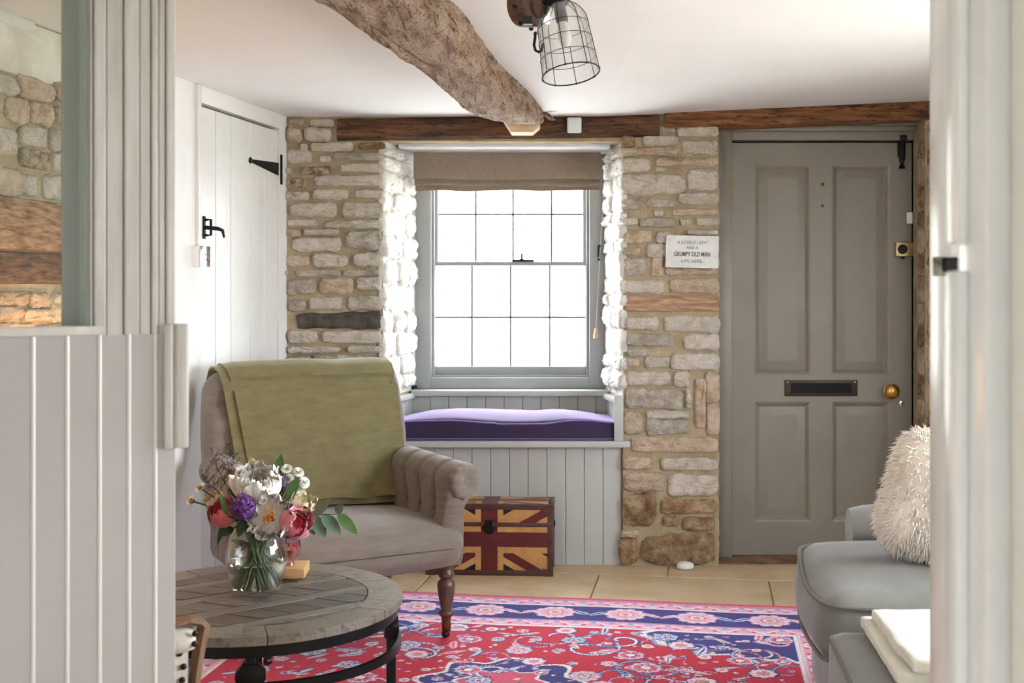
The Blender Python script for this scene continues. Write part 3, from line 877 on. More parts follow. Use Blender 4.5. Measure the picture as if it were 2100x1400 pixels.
# cord, acorn and cleat
mb = MB(); mb.tube([P(1238, 400, 5.985), P(1233, 470, 5.985), P(1230, 520, 5.982), P(1226, 600, 5.98), P(1222, 672, 5.98)], 0.0018, 5)
part('cord', mb, mat('cream_cord', (214, 206, 188), 0.8), bl, world=True)
ac = P(1222, 694, 5.98)
mb = MB(); mb.lathe([(0.004, 0.052), (0.008, 0.045), (0.010, 0.03), (0.013, 0.012), (0.012, 0.002), (0.006, 0.0)], 12, M=Matrix.Translation(ac))
part('acorn_pull', mb, mat('pale_wood_pull', (206, 176, 140), 0.5), bl, world=True, label='small wooden cord pull')
mb = MB(); mb.box(*(P(1226, 527, 5.985)), *(P(1231, 505, 5.985) + Vector((0, 0.015, 0)))); mb.box(*P(1225.5, 534, 5.98), *(P(1231, 530, 5.98) + Vector((0, 0.01, 0)))); mb.box(*P(1226.5, 506, 5.98), *(P(1232, 502, 5.98) + Vector((0, 0.01, 0))))
solo('cord_cleat', mb, M_IRON, 'small dark cord cleat on the right side of the window frame', 'cleat', bevel=0.001)
b0 = P(846, 792, 5.96)
mb = MB(); mb.sphere((b0.x, b0.y, Z0 + 0.014), 0.016, 12, 8, sc=(1, 0.8, 0.85)); mb.tube([(b0.x, b0.y, Z0 + 0.02), (b0.x + 0.022, b0.y, Z0 + 0.01)], 0.006)
solo('window_stop', mb, M_IRON, 'small black rubber knob at the left end of the window board', 'knob')

# ================================================================== FRONT DOOR
YD = 5.795
def dx(px): return (px - CX) * YD / FPX
def dz(py): return EYE - (py - CY) * YD / FPX
da, db = dx(1501), dx(1876)
zt_ = dz(293)
th = 0.045
mb = MB()
xsd = [da, dx(1547), dx(1663), dx(1706), dx(1825), db]
zsd = [0.006, dz(1070), dz(823), dz(768), dz(338), zt_]
y0, y1 = YD, YD + th
mb.box(xsd[0], y0, zsd[0], xsd[1], y1, zsd[5]); mb.box(xsd[4], y0, zsd[0], xsd[5], y1, zsd[5]); mb.box(xsd[2], y0, zsd[0], xsd[3], y1, zsd[5])
for (xa, xb_) in ((1, 2), (3, 4)):
    for (za, zb) in ((0, 1), (2, 3), (4, 5)):
        mb.box(xsd[xa], y0, zsd[za], xsd[xb_], y1, zsd[zb])
door = solo('door_1', mb, M_GREY, 'warm grey panelled front door with brass knob and letter plate', 'door', base=((da + db) / 2, YD, 0), kind='structure', smooth=0)
for (xa, xb_) in ((1, 2), (3, 4)):
    for (za, zb) in ((1, 2), (3, 4)):
        px0, px1, pz0, pz1 = xsd[xa], xsd[xb_], zsd[za], zsd[zb]
        # ogee moulding frame and raised and fielded panel as one stepped panel
        steps = [(0.0, 0.0), (0.010, 0.004), (0.018, 0.014), (0.026, 0.018), (0.030, 0.017), (0.062, 0.006), (0.066, 0.006)]
        vs_, fs = [], []
        for k, (ins, dep) in enumerate(steps):
            vs_ += [(px0 + ins, y0 + dep, pz0 + ins), (px1 - ins, y0 + dep, pz0 + ins), (px1 - ins, y0 + dep, pz1 - ins), (px0 + ins, y0 + dep, pz1 - ins)]
        for k in range(len(steps) - 1):
            for i in range(4):
                j = (i + 1) % 4
                fs.append((4 * k + i, 4 * k + j, 4 * k + 4 + j, 4 * k + 4 + i))
        e = 4 * (len(steps) - 1); fs.append((e, e + 1, e + 2, e + 3))
        mb = MB(); mb.add(vs_, fs)
        part('panel', mb, M_GREY, door, world=True, smooth=25, recalc=False)
# letter plate
lpz0, lpz1 = dz(812), dz(779)
mb = MB(); mb.box(dx(1609), YD - 0.008, lpz0, dx(1758), YD, lpz1)
lpl = part('letter_plate', mb, mat('bronze_plate', (62, 54, 46), 0.45, metal=0.6), door, world=True, bevel=0.002, label='dark bronze letter plate')
mb = MB(); mb.box(dx(1621), YD - 0.0095, dz(805), dx(1746), YD - 0.0075, dz(785)); part('slot', mb, M_BLACK, lpl, world=True)
for sx in (1614.5, 1752.5):
    mb = MB(); mb.lathe([(0.004, 0), (0.003, 0.002)], 10, M=Matrix.Translation((dx(sx), YD - 0.008, dz(783))) @ rot_to((0, -1, 0))); part('screw', mb, M_BRASS, lpl, world=True)
# knob
mb = MB(); mb.lathe([(0.024, 0), (0.026, 0.004), (0.012, 0.010), (0.010, 0.022), (0.024, 0.030), (0.034, 0.042), (0.036, 0.052), (0.030, 0.064), (0.014, 0.070), (0.0, 0.071)], 28, M=Matrix.Translation((dx(1823), YD, dz(801))) @ rot_to((0, -1, 0)), cap=False)
part('knob', mb, M_BRASS, door, world=True, smooth=60, label='round brass door knob')
mb = MB(); mb.lathe([(0.013, 0), (0.013, 0.003), (0.010, 0.004)], 16, M=Matrix.Translation((dx(1849), YD, dz(827))) @ rot_to((0, -1, 0)))
kh = part('keyhole_plate', mb, M_STEEL, door, world=True)
mb = MB(); mb.lathe([(0.004, 0), (0.004, 0.001)], 10, M=Matrix.Translation((dx(1849), YD - 0.004, dz(825.5))) @ rot_to((0, -1, 0))); mb.box(dx(1848.2), YD - 0.005, dz(832), dx(1849.8), YD - 0.004, dz(826)); part('keyhole', mb, M_BLACK, kh, world=True)
for sy in (378, 422):
    mb = MB(); mb.lathe([(0.009, 0), (0.008, 0.003), (0.003, 0.005)], 12, M=Matrix.Translation((dx(1687), YD, dz(sy))) @ rot_to((0, -1, 0))); part('screw_head', mb, mat('tarnished_brass', (120, 92, 56), 0.5, metal=0.7), door, world=True)
# night latch
mb = MB(); mb.box(dx(1834), YD - 0.03, dz(526), dx(1874), YD, dz(497))
nl = part('night_latch', mb, mat('pale_brass', (196, 178, 128), 0.35, (180, 160, 108), 20, metal=0.8), door, world=True, bevel=0.003, label='pale brass night latch with black turn')
mb = MB(); mb.lathe([(0.024, 0), (0.024, 0.008), (0.018, 0.011)], 8, M=Matrix.Translation((dx(1846.5), YD - 0.03, dz(511.5))) @ rot_to((0, -1, 0))); part('turn_knob', mb, M_BLACK, nl, world=True, bevel=0.002)
mb = MB(); mb.box(dx(1846), YD - 0.036, dz(531), dx(1851), YD - 0.02, dz(526)); part('snib', mb, M_IRON, nl, world=True)
# barrel bolt
mb = MB(); mb.box(dx(1840), YD - 0.012, dz(322), dx(1856), YD, dz(288))
bo = part('bolt_plate', mb, M_IRON, door, world=True, bevel=0.004, label='black iron bolt')
mb = MB(); mb.tube([(dx(1848), YD - 0.014, dz(278)), (dx(1848), YD - 0.014, dz(330))], 0.014, 10); part('bolt_rod', mb, M_IRON, bo, world=True)
mb = MB(); mb.lathe([(0.016, 0), (0.007, 0.022), (0.011, 0.034)], 12, M=Matrix.Translation((dx(1848), YD - 0.014, dz(346)))); part('bolt_handle', mb, M_IRON, bo, world=True)
for (sx, sy0, sy1) in ((1500, 360, 405), (1497, 985, 1030)):
    mb = MB(); mb.tube([(dx(sx), YD - 0.004, dz(sy1)), (dx(sx), YD - 0.004, dz(sy0))], 0.0065, 8)
    for k in range(4):
        z = lerp(dz(sy1), dz(sy0), k / 3); mb.tube([(dx(sx), YD - 0.004, z - 0.004), (dx(sx), YD - 0.004, z + 0.004)], 0.008, 8)
    part('hinge', mb, M_BRASS, door, world=True)
mb = MB(); mb.box(dx(1858), YD - 0.018, dz(459), dx(1874), YD, dz(435)); part('contact_sensor', mb, M_WPLAST, door, world=True, bevel=0.005, label='white contact sensor')
# frame, with the dark gap left around the leaf
fr = MB()
YFm = YD - 0.03
fa, fb = DLX, DRX
fr.box(fa, YFm, 0, da - 0.004, YD + 0.09, DTOP); fr.box(db + 0.012, YFm, 0, fb, YD + 0.09, DTOP)
fr.box(da - 0.004, YFm, zt_ + 0.010, db + 0.012, YD + 0.09, DTOP)
frame = solo('trim_4', fr, M_GREY, 'warm grey painted frame around the front door', 'door frame', base=((da + db) / 2, YD, 0), kind='structure', bevel=0.003)
part('head_moulding', MB().box(fa, YB + 0.09, dz(262), fb, YFm, DTOP - 0.0).box(fa, YB + 0.12, dz(272), fb, YFm, dz(262)), M_GREY, frame, world=True, bevel=0.004)
mb = MB(); mb.box(da - 0.01, YD + 0.046, 0, db + 0.03, YD + 0.08, DTOP); part('rebate', mb, M_BLACK, frame, world=True, smooth=0)
part('latch_box', MB().box(dx(1877), YD - 0.036, dz(525), dx(1887), YFm, dz(497)), MATS['pale_brass'], frame, world=True, bevel=0.002)
part('bolt_keep', MB().box(dx(1841), YFm - 0.014, dz(290), dx(1855), YFm, dz(279)), M_IRON, frame, world=True, bevel=0.003)
part('strike_plate', MB().box(dx(1876) + 0.013, YFm - 0.002, dz(825), dx(1876) + 0.02, YFm, dz(784)), M_IRON, frame, world=True)
part('sensor_magnet', MB().box(dx(1877.5), YFm - 0.012, dz(457), dx(1883), YFm, dz(436)), M_WPLAST, frame, world=True, bevel=0.003)
mb = MB(); mb.box(DLX, YB + 0.02, -0.01, DRX, YD + 0.1, 0.003)
solo('trim_5', mb, mat('worn_threshold', (150, 120, 88), 0.8, (96, 74, 52), 9, bump=0.3), 'worn stone threshold in front of the grey door', 'threshold', kind='structure', smooth=0)

# ================================================================== PLANK DOOR in the left wall
tn = 5
mbf = MB(); mbf.box(T_D0 - 0.004, ZD - 0.012, -0.08, T_D1 + 0.004, ZD + 0.002, -0.005, M=M_LW)
ld = solo('door_2', MB().box(T_D0 + 0.004, 0.012, -0.06, T_D1 - 0.004, ZD - 0.012, -0.035, M=M_LW), M_WHITEP, 'white ledged plank door in the left wall with black iron hinge', 'door', base=tuple(lwp((T_D0 + T_D1) / 2, 0, -0.03)), kind='structure', smooth=0)
edges = [lw_t(p) for p in (573, 546, 518, 478, 447, 413)]
for i in range(5):
    a, b_ = edges[i] + 0.002, edges[i + 1] - 0.002
    c = 0.004
    mb = MB(); mb.prism([(a + 0.001, -0.035), (a + 0.001, -0.014), (a + c, -0.010), (b_ - c, -0.010), (b_ - 0.001, -0.014), (b_ - 0.001, -0.035)], 0.012, ZD - 0.012, M=M_LW @ Matrix(((1, 0, 0, 0), (0, 0, 1, 0), (0, 1, 0, 0), (0, 0, 0, 1))))
    part('plank', mb, M_WHITEP, ld, world=True, smooth=0)
part('top_gap', MB().box(T_D0, ZD - 0.012, -0.075, T_D1, ZD, -0.04, M=M_LW), M_BLACK, ld, world=True, smooth=0)
# T hinge
th0, zh = lw(574, 344); th1, _ = lw(516, 333)
mb = MB(); mb.prism([(th0, zh - 0.035), (th0, zh + 0.022), (th1 - 0.02, zh + 0.008), (th1, zh + 0.016), (th1 + 0.012, zh), (th1, zh - 0.012), (th1 - 0.02, zh - 0.006)], -0.010, -0.003, M=M_LW)
hg = part('strap_hinge', mb, M_IRON, ld, world=True, bevel=0.001, label='black iron T hinge')
mb = MB(); mb.box(th0 - 0.018, zh - 0.075, 0.0, th0 - 0.002, zh + 0.06, 0.006, M=M_LW); part('hinge_plate', mb, M_IRON, hg, world=True, bevel=0.001)
# thumb latch
tl, zl_ = lw(420, 466)
mb = MB(); mb.box(tl - 0.02, zl_ - 0.045, -0.010, tl + 0.0, zl_ + 0.045, -0.004, M=M_LW)
la = part('latch_plate', mb, M_IRON, ld, world=True, bevel=0.003, label='black iron thumb latch')
mb = MB(); mb.tube([lwp(tl - 0.01, zl_, -0.004), lwp(tl - 0.01, zl_ - 0.005, 0.05), lwp(tl - 0.02, zl_ - 0.012, 0.065), lwp(tl - 0.02, zl_ - 0.04, 0.072)], [0.008, 0.008, 0.007, 0.004], 8); part('thumb_piece', mb, M_IRON, la, world=True)
mb = MB(); mb.tube([lwp(tl - 0.012, zl_ + 0.03, -0.004), lwp(tl - 0.012, zl_ + 0.03, 0.02), lwp(tl - 0.012, zl_ - 0.03, 0.02), lwp(tl - 0.012, zl_ - 0.03, -0.004)], 0.006, 8); part('catch', mb, M_IRON, la, world=True)
# cable trunking and socket
tp = lw_t(403)
_, zs1 = lw(406, 505); _, zs2 = lw(406, 547)
mb = MB(); mb.box(tp - 0.012, zs1, 0.0, tp + 0.012, CEIL - 0.002, 0.016, M=M_LW)
solo('cable_trunking', mb, M_WHITEP, 'slim white cable trunking running up the left wall to the ceiling', 'trunking', bevel=0.002)
so = thing('wall_socket', 'chrome faced electric socket on a white box below the trunking', 'socket', tuple(lwp(tp, zs2, 0)))
mb = MB(); mb.box(tp - 0.043, zs2, 0.0, tp + 0.043, zs1, 0.032, M=M_LW); part('back_box', mb, M_WPLAST, so, world=True, bevel=0.002)
mb = MB(); mb.box(tp - 0.043, zs2, 0.0322, tp + 0.043, zs1, 0.037, M=M_LW); fp = part('face_plate', mb, M_STEEL, so, world=True, bevel=0.001)
zc = (zs1 + zs2) / 2
for (ox, oz) in ((0, 0.008), (-0.012, -0.012), (0.012, -0.012)):
    mb = MB(); mb.box(tp + ox - 0.003, zc + oz - 0.004, 0.037, tp + ox + 0.003, zc + oz + 0.004, 0.0375, M=M_LW); part('pin_hole', mb, M_BLACK, fp, world=True)

# ================================================================== NEAR DOOR on the left (half glazed, open into the room)
E = P(358, 0, 2.12); E.z = 0
HD = Vector((-0.82, -0.572, 0)).normalized()              # from the free edge towards the hinge
HN = Vector((-HD.y, HD.x, 0))
if HN.y > 0: HN = -HN                                     # towards the camera
M_ND = Matrix(((HD.x, 0, HN.x, E.x), (HD.y, 0, HN.y, E.y), (0, 1, 0, 0), (0, 0, 0, 1)))   # (s from free edge, z, out)
def nd_s(px):
    k = (px - CX) / FPX
    return (k * E.y - E.x) / (HD.x - k * HD.y)
def nd_z(px, py):
    p = E + HD * nd_s(px)
    return EYE - (py - CY) * p.y / FPX
ss = nd_s(183)                 # inner edge of the glass
zr = nd_z(150, 673)
WD = 0.86; HT = 2.02
nd = solo('door_3', MB().box(0.0, 0.01, -0.035, ss, HT, -0.006, M=M_ND).box(ss, 0.01, -0.035, WD, zr, -0.006, M=M_ND).box(WD - 0.10, zr, -0.035, WD, HT, -0.006, M=M_ND).box(ss, HT - 0.09, -0.035, WD - 0.10, HT, -0.006, M=M_ND),
          M_CREAMP, 'near half glazed white panelled door standing open at the left edge', 'door', base=tuple(E), kind='structure', smooth=0)
cuts = [358, 316, 262, 202, 136, 66, -10, -95, -190]
sc_ = [nd_s(p) for p in cuts]
while sc_[-1] < WD - 0.08: sc_.append(sc_[-1] + 0.082)
sc_ = [s_ for s_ in sc_ if s_ < WD - 0.02] + [WD]
def nd_board(s0, s1, z0, z1, d0=-0.006, d1=0.008, c=0.006):
    mb = MB(); mb.prism([(s0 + 0.0005, d0), (s0 + 0.0005, d1 - c), (s0 + c, d1), (s1 - c, d1), (s1 - 0.0005, d1 - c), (s1 - 0.0005, d0)], z0, z1, M=M_ND @ Matrix(((1, 0, 0, 0), (0, 0, 1, 0), (0, 1, 0, 0), (0, 0, 0, 1))))
    return mb
for i in range(len(sc_) - 1):
    part('board', nd_board(sc_[i], sc_[i + 1], 0.012, zr - 0.012, c=0.003), M_BOARDP, nd, world=True, smooth=0)
    if i: part('bead', MB().tube([M_ND @ Vector((sc_[i], 0.012, 0.0065)), M_ND @ Vector((sc_[i], zr - 0.012, 0.0065))], 0.0036, 8), M_BEAD_LIT, nd, world=True)
part('mid_rail', MB().box(ss - 0.02, zr - 0.012, -0.006, WD, zr + 0.004, 0.012, M=M_ND), M_CREAMP, nd, world=True, bevel=0.003)
# fluted upper stile
flu = [nd_s(p) for p in (357, 338, 322, 308, 283, 252, 215, 190)] + [ss]
for i in range(len(flu) - 1):
    part('fluted_strip', nd_board(flu[i], flu[i + 1], zr - 0.012, HT, d1=0.010 - 0.003 * (i % 2), c=0.003), M_CREAMP, nd, world=True, smooth=0)
part('glass_bead', MB().box(ss, zr, -0.052, ss + 0.006, HT - 0.09, 0.0, M=M_ND).box(ss + 0.006, zr, -0.052, ss + 0.032, HT - 0.09, -0.040, M=M_ND), mat('sage_grey_bead', (150, 156, 148), 0.35), nd, world=True)
part('pane', MB().box(ss, zr, -0.048, WD - 0.1, HT - 0.09, -0.044, M=M_ND), glassmat('old_glass', (244, 248, 246), base=0.05, edge=0.45), nd, world=True, smooth=0)
# moulded rim block on the free edge
zb1, zb0 = nd_z(345, 664), nd_z(345, 917)
s_a = nd_s(332)
mb = MB(); mb.prism([(s_a, 0.008), (s_a, 0.018), (0.012, 0.020), (0.004, 0.014), (0.002, 0.022), (-0.014, 0.024), (-0.019, 0.018), (-0.019, -0.012), (-0.0, -0.014), (0.0, 0.008)], zb0, zb1, M=M_ND @ Matrix(((1, 0, 0, 0), (0, 0, 1, 0), (0, 1, 0, 0), (0, 0, 0, 1))))
part('rim_block', mb, M_CREAMP, nd, world=True, bevel=0.002, label='moulded wooden block on the door edge')

# ================================================================== OUTSIDE
mb = MB(); mb.box(-20, 6.4, -0.3, 20, 40, -0.15)
solo('ground', mb, mat('pale_paving', (240, 237, 230), 0.9, (232, 228, 220), 0.6), 'pale paving outside the window', 'ground', kind='structure', smooth=0)
mb = MB(); mb.box(2.45, -25, -0.3, 30, 6.3, -0.15)  # unseen ground, added to temper the upward light through the right window
solo('added_gravel', mb, mat('pale_gravel', (206, 198, 184), 0.9, (190, 182, 168), 12), 'pale gravel added unseen outside the right hand wall to shape the window light', 'gravel', kind='structure', smooth=0)
mb = MB(); mb.box(-30, -25, -0.3, 2.4, -2.7, -0.15)  # unseen ground behind the camera, added to temper light from below
solo('groundplane', mb, mat('rear_ground_grey', (206, 200, 190), 0.9, (196, 190, 180), 1.0), 'grey terrace added out of view behind the photographer to shape the daylight', 'groundplane', kind='structure', smooth=0)
hs = thing('house', 'pale house across the street, seen through the window', 'house', (1.2, 15.0, -0.15))
mb = MB(); mb.box(-5, 15.0, -0.15, 8.0, 19, 6.0); part('wall', mb, mat('pale_render', (146, 145, 141), 0.9, (138, 136, 131), 1.0), hs, world=True, smooth=0)
for (px0, px1, py0, py1) in ((1068, 1100, 565, 635), (1140, 1206, 560, 650), (1070, 1100, 440, 520), (1140, 1206, 430, 520)):
    a = P(px0, py1, 14.97); b_ = P(px1, py0, 14.97)
    w = part('window', MB().box(a.x, 14.95, a.z, b_.x, 15.02, b_.z), mat('far_window_frame', (170, 170, 170), 0.5), hs, world=True)
    for k in range(2):
        for q in range(2):
            xa = lerp(a.x, b_.x, 0.06 + 0.47 * k); xb_ = lerp(a.x, b_.x, 0.47 + 0.47 * k)
            za = lerp(a.z, b_.z, 0.06 + 0.47 * q); zb = lerp(a.z, b_.z, 0.47 + 0.47 * q)
            part('pane', MB().box(xa, 14.93, za, xb_, 14.96, zb), mat('far_glass', (92, 102, 120), 0.4), w, world=True)
tr = thing('garden_tree', 'slight green tree standing outside the window', 'tree', (-0.4, 12.0, -0.15))
mb = MB(); mb.tube([(-0.4, 12, -0.15), (-0.42, 12, 0.8), (-0.36, 12, 1.6), (-0.4, 12, 2.3)], [0.06, 0.05, 0.035, 0.01], 8); part('tree_stem', mb, mat('grey_bark', (150, 136, 120), 0.9), tr, world=True)
rr = random.Random(3); mb = MB()
for k in range(500):
    a, e_, r = rr.uniform(0, 2 * PI), rr.uniform(-1, 1), 0.65 * rr.random() ** 0.5
    c = Vector((-0.4 + r * math.cos(a), 12 + r * math.sin(a), 1.75 + 0.8 * e_ * (1 - r * 0.6)))
    M = Matrix.Translation(c) @ Matrix.Rotation(rr.uniform(0, 6), 4, 'Z') @ Matrix.Rotation(rr.uniform(-1.2, 1.2), 4, 'X')
    mb.add([(-0.05, 0, 0), (0, -0.02, 0.01), (0.05, 0, 0), (0, 0.02, 0.01)], [(0, 1, 2, 3)], M=M)
part('foliage', mb, mat('spring_leaf', (118, 136, 96), 0.6), tr, world=True, smooth=0, kind='stuff')

# ================================================================== RUG
u0, u1, v0, v1 = -0.43, 2.22, -0.43, 1.75
C0 = FL(1627, 1310)
h_ = 0.0045
nu, nv = int((u1 - u0) / h_), int((v1 - v0) / h_)
U = np.linspace(u0, u1, nu); V = np.linspace(v0, v1, nv)
UU, VV = np.meshgrid(U, V, indexing='ij')
def c3(r, g, b_): return np.array(lin((r, g, b_))[:3])
RED, NAVY, PINK, CREAM, SKY, ROSE, GOLD, WINE = c3(200, 20, 44), c3(48, 46, 122), c3(228, 168, 192), c3(238, 230, 234), c3(140, 168, 214), c3(214, 84, 110), c3(206, 150, 96), c3(120, 28, 60)
IMG = np.zeros((nu, nv, 3)); IMG[:] = RED
FW, FH = 1.93, 1.32
inf = (UU > 0) & (UU < FW) & (VV > 0) & (VV < FH)
# scalloped corner spandrels
def spand(cu_, cv_):
    du, dv = np.abs(UU - cu_), np.abs(VV - cv_)
    an = np.arctan2(dv, du)
    r = np.sqrt((du / 0.50) ** 2 + (dv / 0.27) ** 2)
    edge = 1.0 + 0.10 * np.abs(np.sin(an * 7)) + 0.05 * np.sin(an * 21)
    return r - edge
for (a, b_) in ((0, 0), (FW, 0), (0, FH), (FW, FH)):
    d = spand(a, b_)
    IMG[inf & (d < 0)] = NAVY
    IMG[inf & (np.abs(d) < 0.035)] = CREAM
    IMG[inf & (d > 0.035) & (d < 0.065)] = SKY
# central medallion
du, dv = (UU - FW / 2), (VV - FH / 2)
an = np.arctan2(dv, du); r = np.sqrt((du / 0.26) ** 2 + (dv / 0.24) ** 2) / (1 + 0.12 * np.cos(8 * an))
IMG[r < 1] = NAVY; IMG[(r > 0.93) & (r < 1)] = CREAM; IMG[r < 0.55] = ROSE; IMG[(r > 0.5) & (r < 0.55)] = CREAM
def stampwin(cu_, cv_, R):
    i0 = max(0, int((cu_ - R - u0) / h_)); i1 = min(nu, int((cu_ + R - u0) / h_) + 2)
    j0 = max(0, int((cv_ - R - v0) / h_)); j1 = min(nv, int((cv_ + R - v0) / h_) + 2)
    return slice(i0, i1), slice(j0, j1)
def rosette(cu_, cv_, R, n=8, ph=0.0, cols=(GOLD, PINK, NAVY, CREAM, SKY), sq=1.0):
    si, sj = stampwin(cu_, cv_, R * 1.3)
    if si.start >= si.stop or sj.start >= sj.stop: return
    du, dv = UU[si, sj] - cu_, (VV[si, sj] - cv_) / sq
    r = np.hypot(du, dv) / R; a = np.arctan2(dv, du) + ph
    rp = r / (0.86 + 0.16 * np.abs(np.cos(a * n / 2)))
    w = IMG[si, sj]
    w[rp < 1.0] = cols[4]; w[rp < 0.88] = cols[3]; w[(rp < 0.80)] = cols[1]
    w[(rp < 0.80) & (np.abs(np.sin(a * n / 2)) < 0.22) & (rp > 0.35)] = cols[3]
    w[rp < 0.42] = cols[2]; w[rp < 0.34] = cols[3]; w[rp < 0.2] = cols[0]
def stroke(pts, wd, col, edge=None):
    for pas, (ww, cc) in enumerate((((wd * 1.9, edge), (wd, col)) if edge is not None else ((wd, col),))):
        for (a, b_) in pts:
            si, sj = stampwin(a, b_, ww)
            if si.start >= si.stop or sj.start >= sj.stop: continue
            w = IMG[si, sj]
            w[np.hypot(UU[si, sj] - a, VV[si, sj] - b_) < ww] = cc
def curl(cu_, cv_, R, a0, turn, wd, col, edge):
    pts = []
    for k in range(40):
        f = k / 39; rr_ = R * (1 - 0.75 * f); a = a0 + turn * f * 5.2
        pts.append((cu_ + rr_ * math.cos(a), cv_ + rr_ * math.sin(a)))
    stroke(pts, wd, col, edge)
def leaf(cu_, cv_, L, Wd, a, cols):
    si, sj = stampwin(cu_, cv_, L)
    if si.start >= si.stop or sj.start >= sj.stop: return
    du, dv = UU[si, sj] - cu_, VV[si, sj] - cv_
    x = (du * math.cos(a) + dv * math.sin(a)) / L; y = (-du * math.sin(a) + dv * math.cos(a)) / Wd
    y = y - 0.35 * (x * x)
    d = np.abs(y) / np.clip(1 - x * x, 1e-3, 1)
    ok = np.abs(x) < 1
    w = IMG[si, sj]
    w[ok & (d < 1)] = cols[0]; w[ok & (d < 0.7)] = cols[1]; w[ok & (d < 0.25)] = cols[2]
rr = random.Random(4)
for k in range(70):
    a, b_ = rr.uniform(0.03, FW - 0.03), rr.uniform(0.03, FH - 0.03)
    curl(a, b_, rr.uniform(0.05, 0.13), rr.uniform(0, 6.3), rr.choice([-1, 1]), rr.uniform(0.003, 0.006), [CREAM, PINK, SKY][k % 3], [NAVY, WINE, NAVY][k % 3])
for k in range(110):
    a, b_ = rr.uniform(0.02, FW - 0.02), rr.uniform(0.02, FH - 0.02)
    leaf(a, b_, rr.uniform(0.03, 0.06), rr.uniform(0.010, 0.02), rr.uniform(0, 6.3), rr.choice([(NAVY, SKY, CREAM), (CREAM, PINK, ROSE), (NAVY, CREAM, GOLD), (SKY, CREAM, NAVY)]))
gx = 0
for i in range(15):
    for j in range(11):
        a = 0.06 + i * 0.130 + (0.065 if j % 2 else 0) + rr.uniform(-0.02, 0.02); b_ = 0.06 + j * 0.122 + rr.uniform(-0.02, 0.02)
        if a > FW - 0.04: continue
        big = (i + j) % 3 == 0
        rosette(a, b_, rr.uniform(0.044, 0.058) if big else rr.uniform(0.018, 0.030), rr.choice([6, 8, 10]), rr.uniform(0, 3),
                rr.choice([(GOLD, PINK, NAVY, CREAM, SKY), (RED, SKY, NAVY, CREAM, NAVY), (GOLD, CREAM, ROSE, PINK, NAVY), (CREAM, ROSE, NAVY, CREAM, SKY)]))
for k in range(420):
    a, b_ = rr.uniform(0.02, FW - 0.02), rr.uniform(0.02, FH - 0.02)
    rosette(a, b_, rr.uniform(0.007, 0.014), 5, rr.uniform(0, 3), rr.choice([(CREAM, SKY, CREAM, CREAM, NAVY), (GOLD, PINK, CREAM, CREAM, WINE), (CREAM, NAVY, SKY, PINK, PINK)]))
# borders: guard stripes and a navy main border with palmettes and leaves
out = ~inf
dB = np.maximum.reduce([-UU, UU - FW, -VV, VV - FH])
def band(a, b_, c): IMG[out & (dB >= a) & (dB < b_)] = c
band(0, 0.012, CREAM); band(0.012, 0.10, PINK); band(0.10, 0.115, NAVY); band(0.115, 0.30, NAVY); band(0.30, 0.312, CREAM); band(0.312, 0.40, PINK); band(0.40, 0.5, ROSE)
LS = (UU + VV)
for (ba, bb) in ((0.016, 0.096), (0.316, 0.392)):
    mid = (ba + bb) / 2
    along = np.where((dB == -VV) | (dB == VV - FH), UU, VV)
    ph = along / 0.07 * PI
    zz = np.abs((dB - mid) - 0.022 * np.sin(ph))
    m_ = out & (dB > ba) & (dB < bb)
    IMG[m_ & (zz < 0.006)] = CREAM
    IMG[m_ & (np.hypot((np.mod(along, 0.07) - 0.035), dB - mid - 0.018) < 0.012)] = SKY
    IMG[m_ & (np.hypot((np.mod(along + 0.035, 0.07) - 0.035), dB - mid + 0.018) < 0.010)] = ROSE
    IMG[m_ & (np.abs(dB - ba) < 0.004)] = CREAM; IMG[m_ & (np.abs(dB - bb) < 0.005)] = WINE
def main_border(pos, along0, along1):
    n_ = int(abs(along1 - along0) / 0.13); 
    for k in range(n_ + 1):
        t = along0 + (along1 - along0) * k / max(1, n_)
        a, b_ = pos(t)
        if k % 2 == 0:
            rosette(a, b_, 0.082, 10, 0.3 * k, (GOLD, PINK, ROSE, CREAM, PINK))
        else:
            for q in (-1, 1):
                a2, b2 = pos(t + q * 0.035)
                leaf(a2, b2, 0.05, 0.016, 0.9 * q + 1.57, (CREAM, SKY, NAVY) if (k // 2) % 2 else (PINK, CREAM, ROSE))
main_border(lambda t: (t, -0.205), -0.2, FW + 0.2)
main_border(lambda t: (t, FH + 0.205), -0.2, FW + 0.2)
main_border(lambda t: (-0.205, t), 0.1, FH)
main_border(lambda t: (FW + 0.205, t), 0.1, FH)
# slight dye variation
IMG *= (1 + 0.10 * np.random.RandomState(2).randn(nu, nv, 1)).clip(0.7, 1.3)
XYZ = np.zeros((nu, nv, 3))
wob = 0.006 * np.sin(UU * 7.0)
XYZ[..., 0] = C0.x + UD.x * UU + VD.x * (VV + wob); XYZ[..., 1] = C0.y + UD.y * UU + VD.y * (VV + wob)
XYZ[..., 2] = 0.009
me = bpy.data.meshes.new('rug')
idx = np.arange(nu * nv).reshape(nu, nv)
q = np.stack([idx[:-1, :-1], idx[:-1, 1:], idx[1:, 1:], idx[1:, :-1]], -1).reshape(-1, 4)
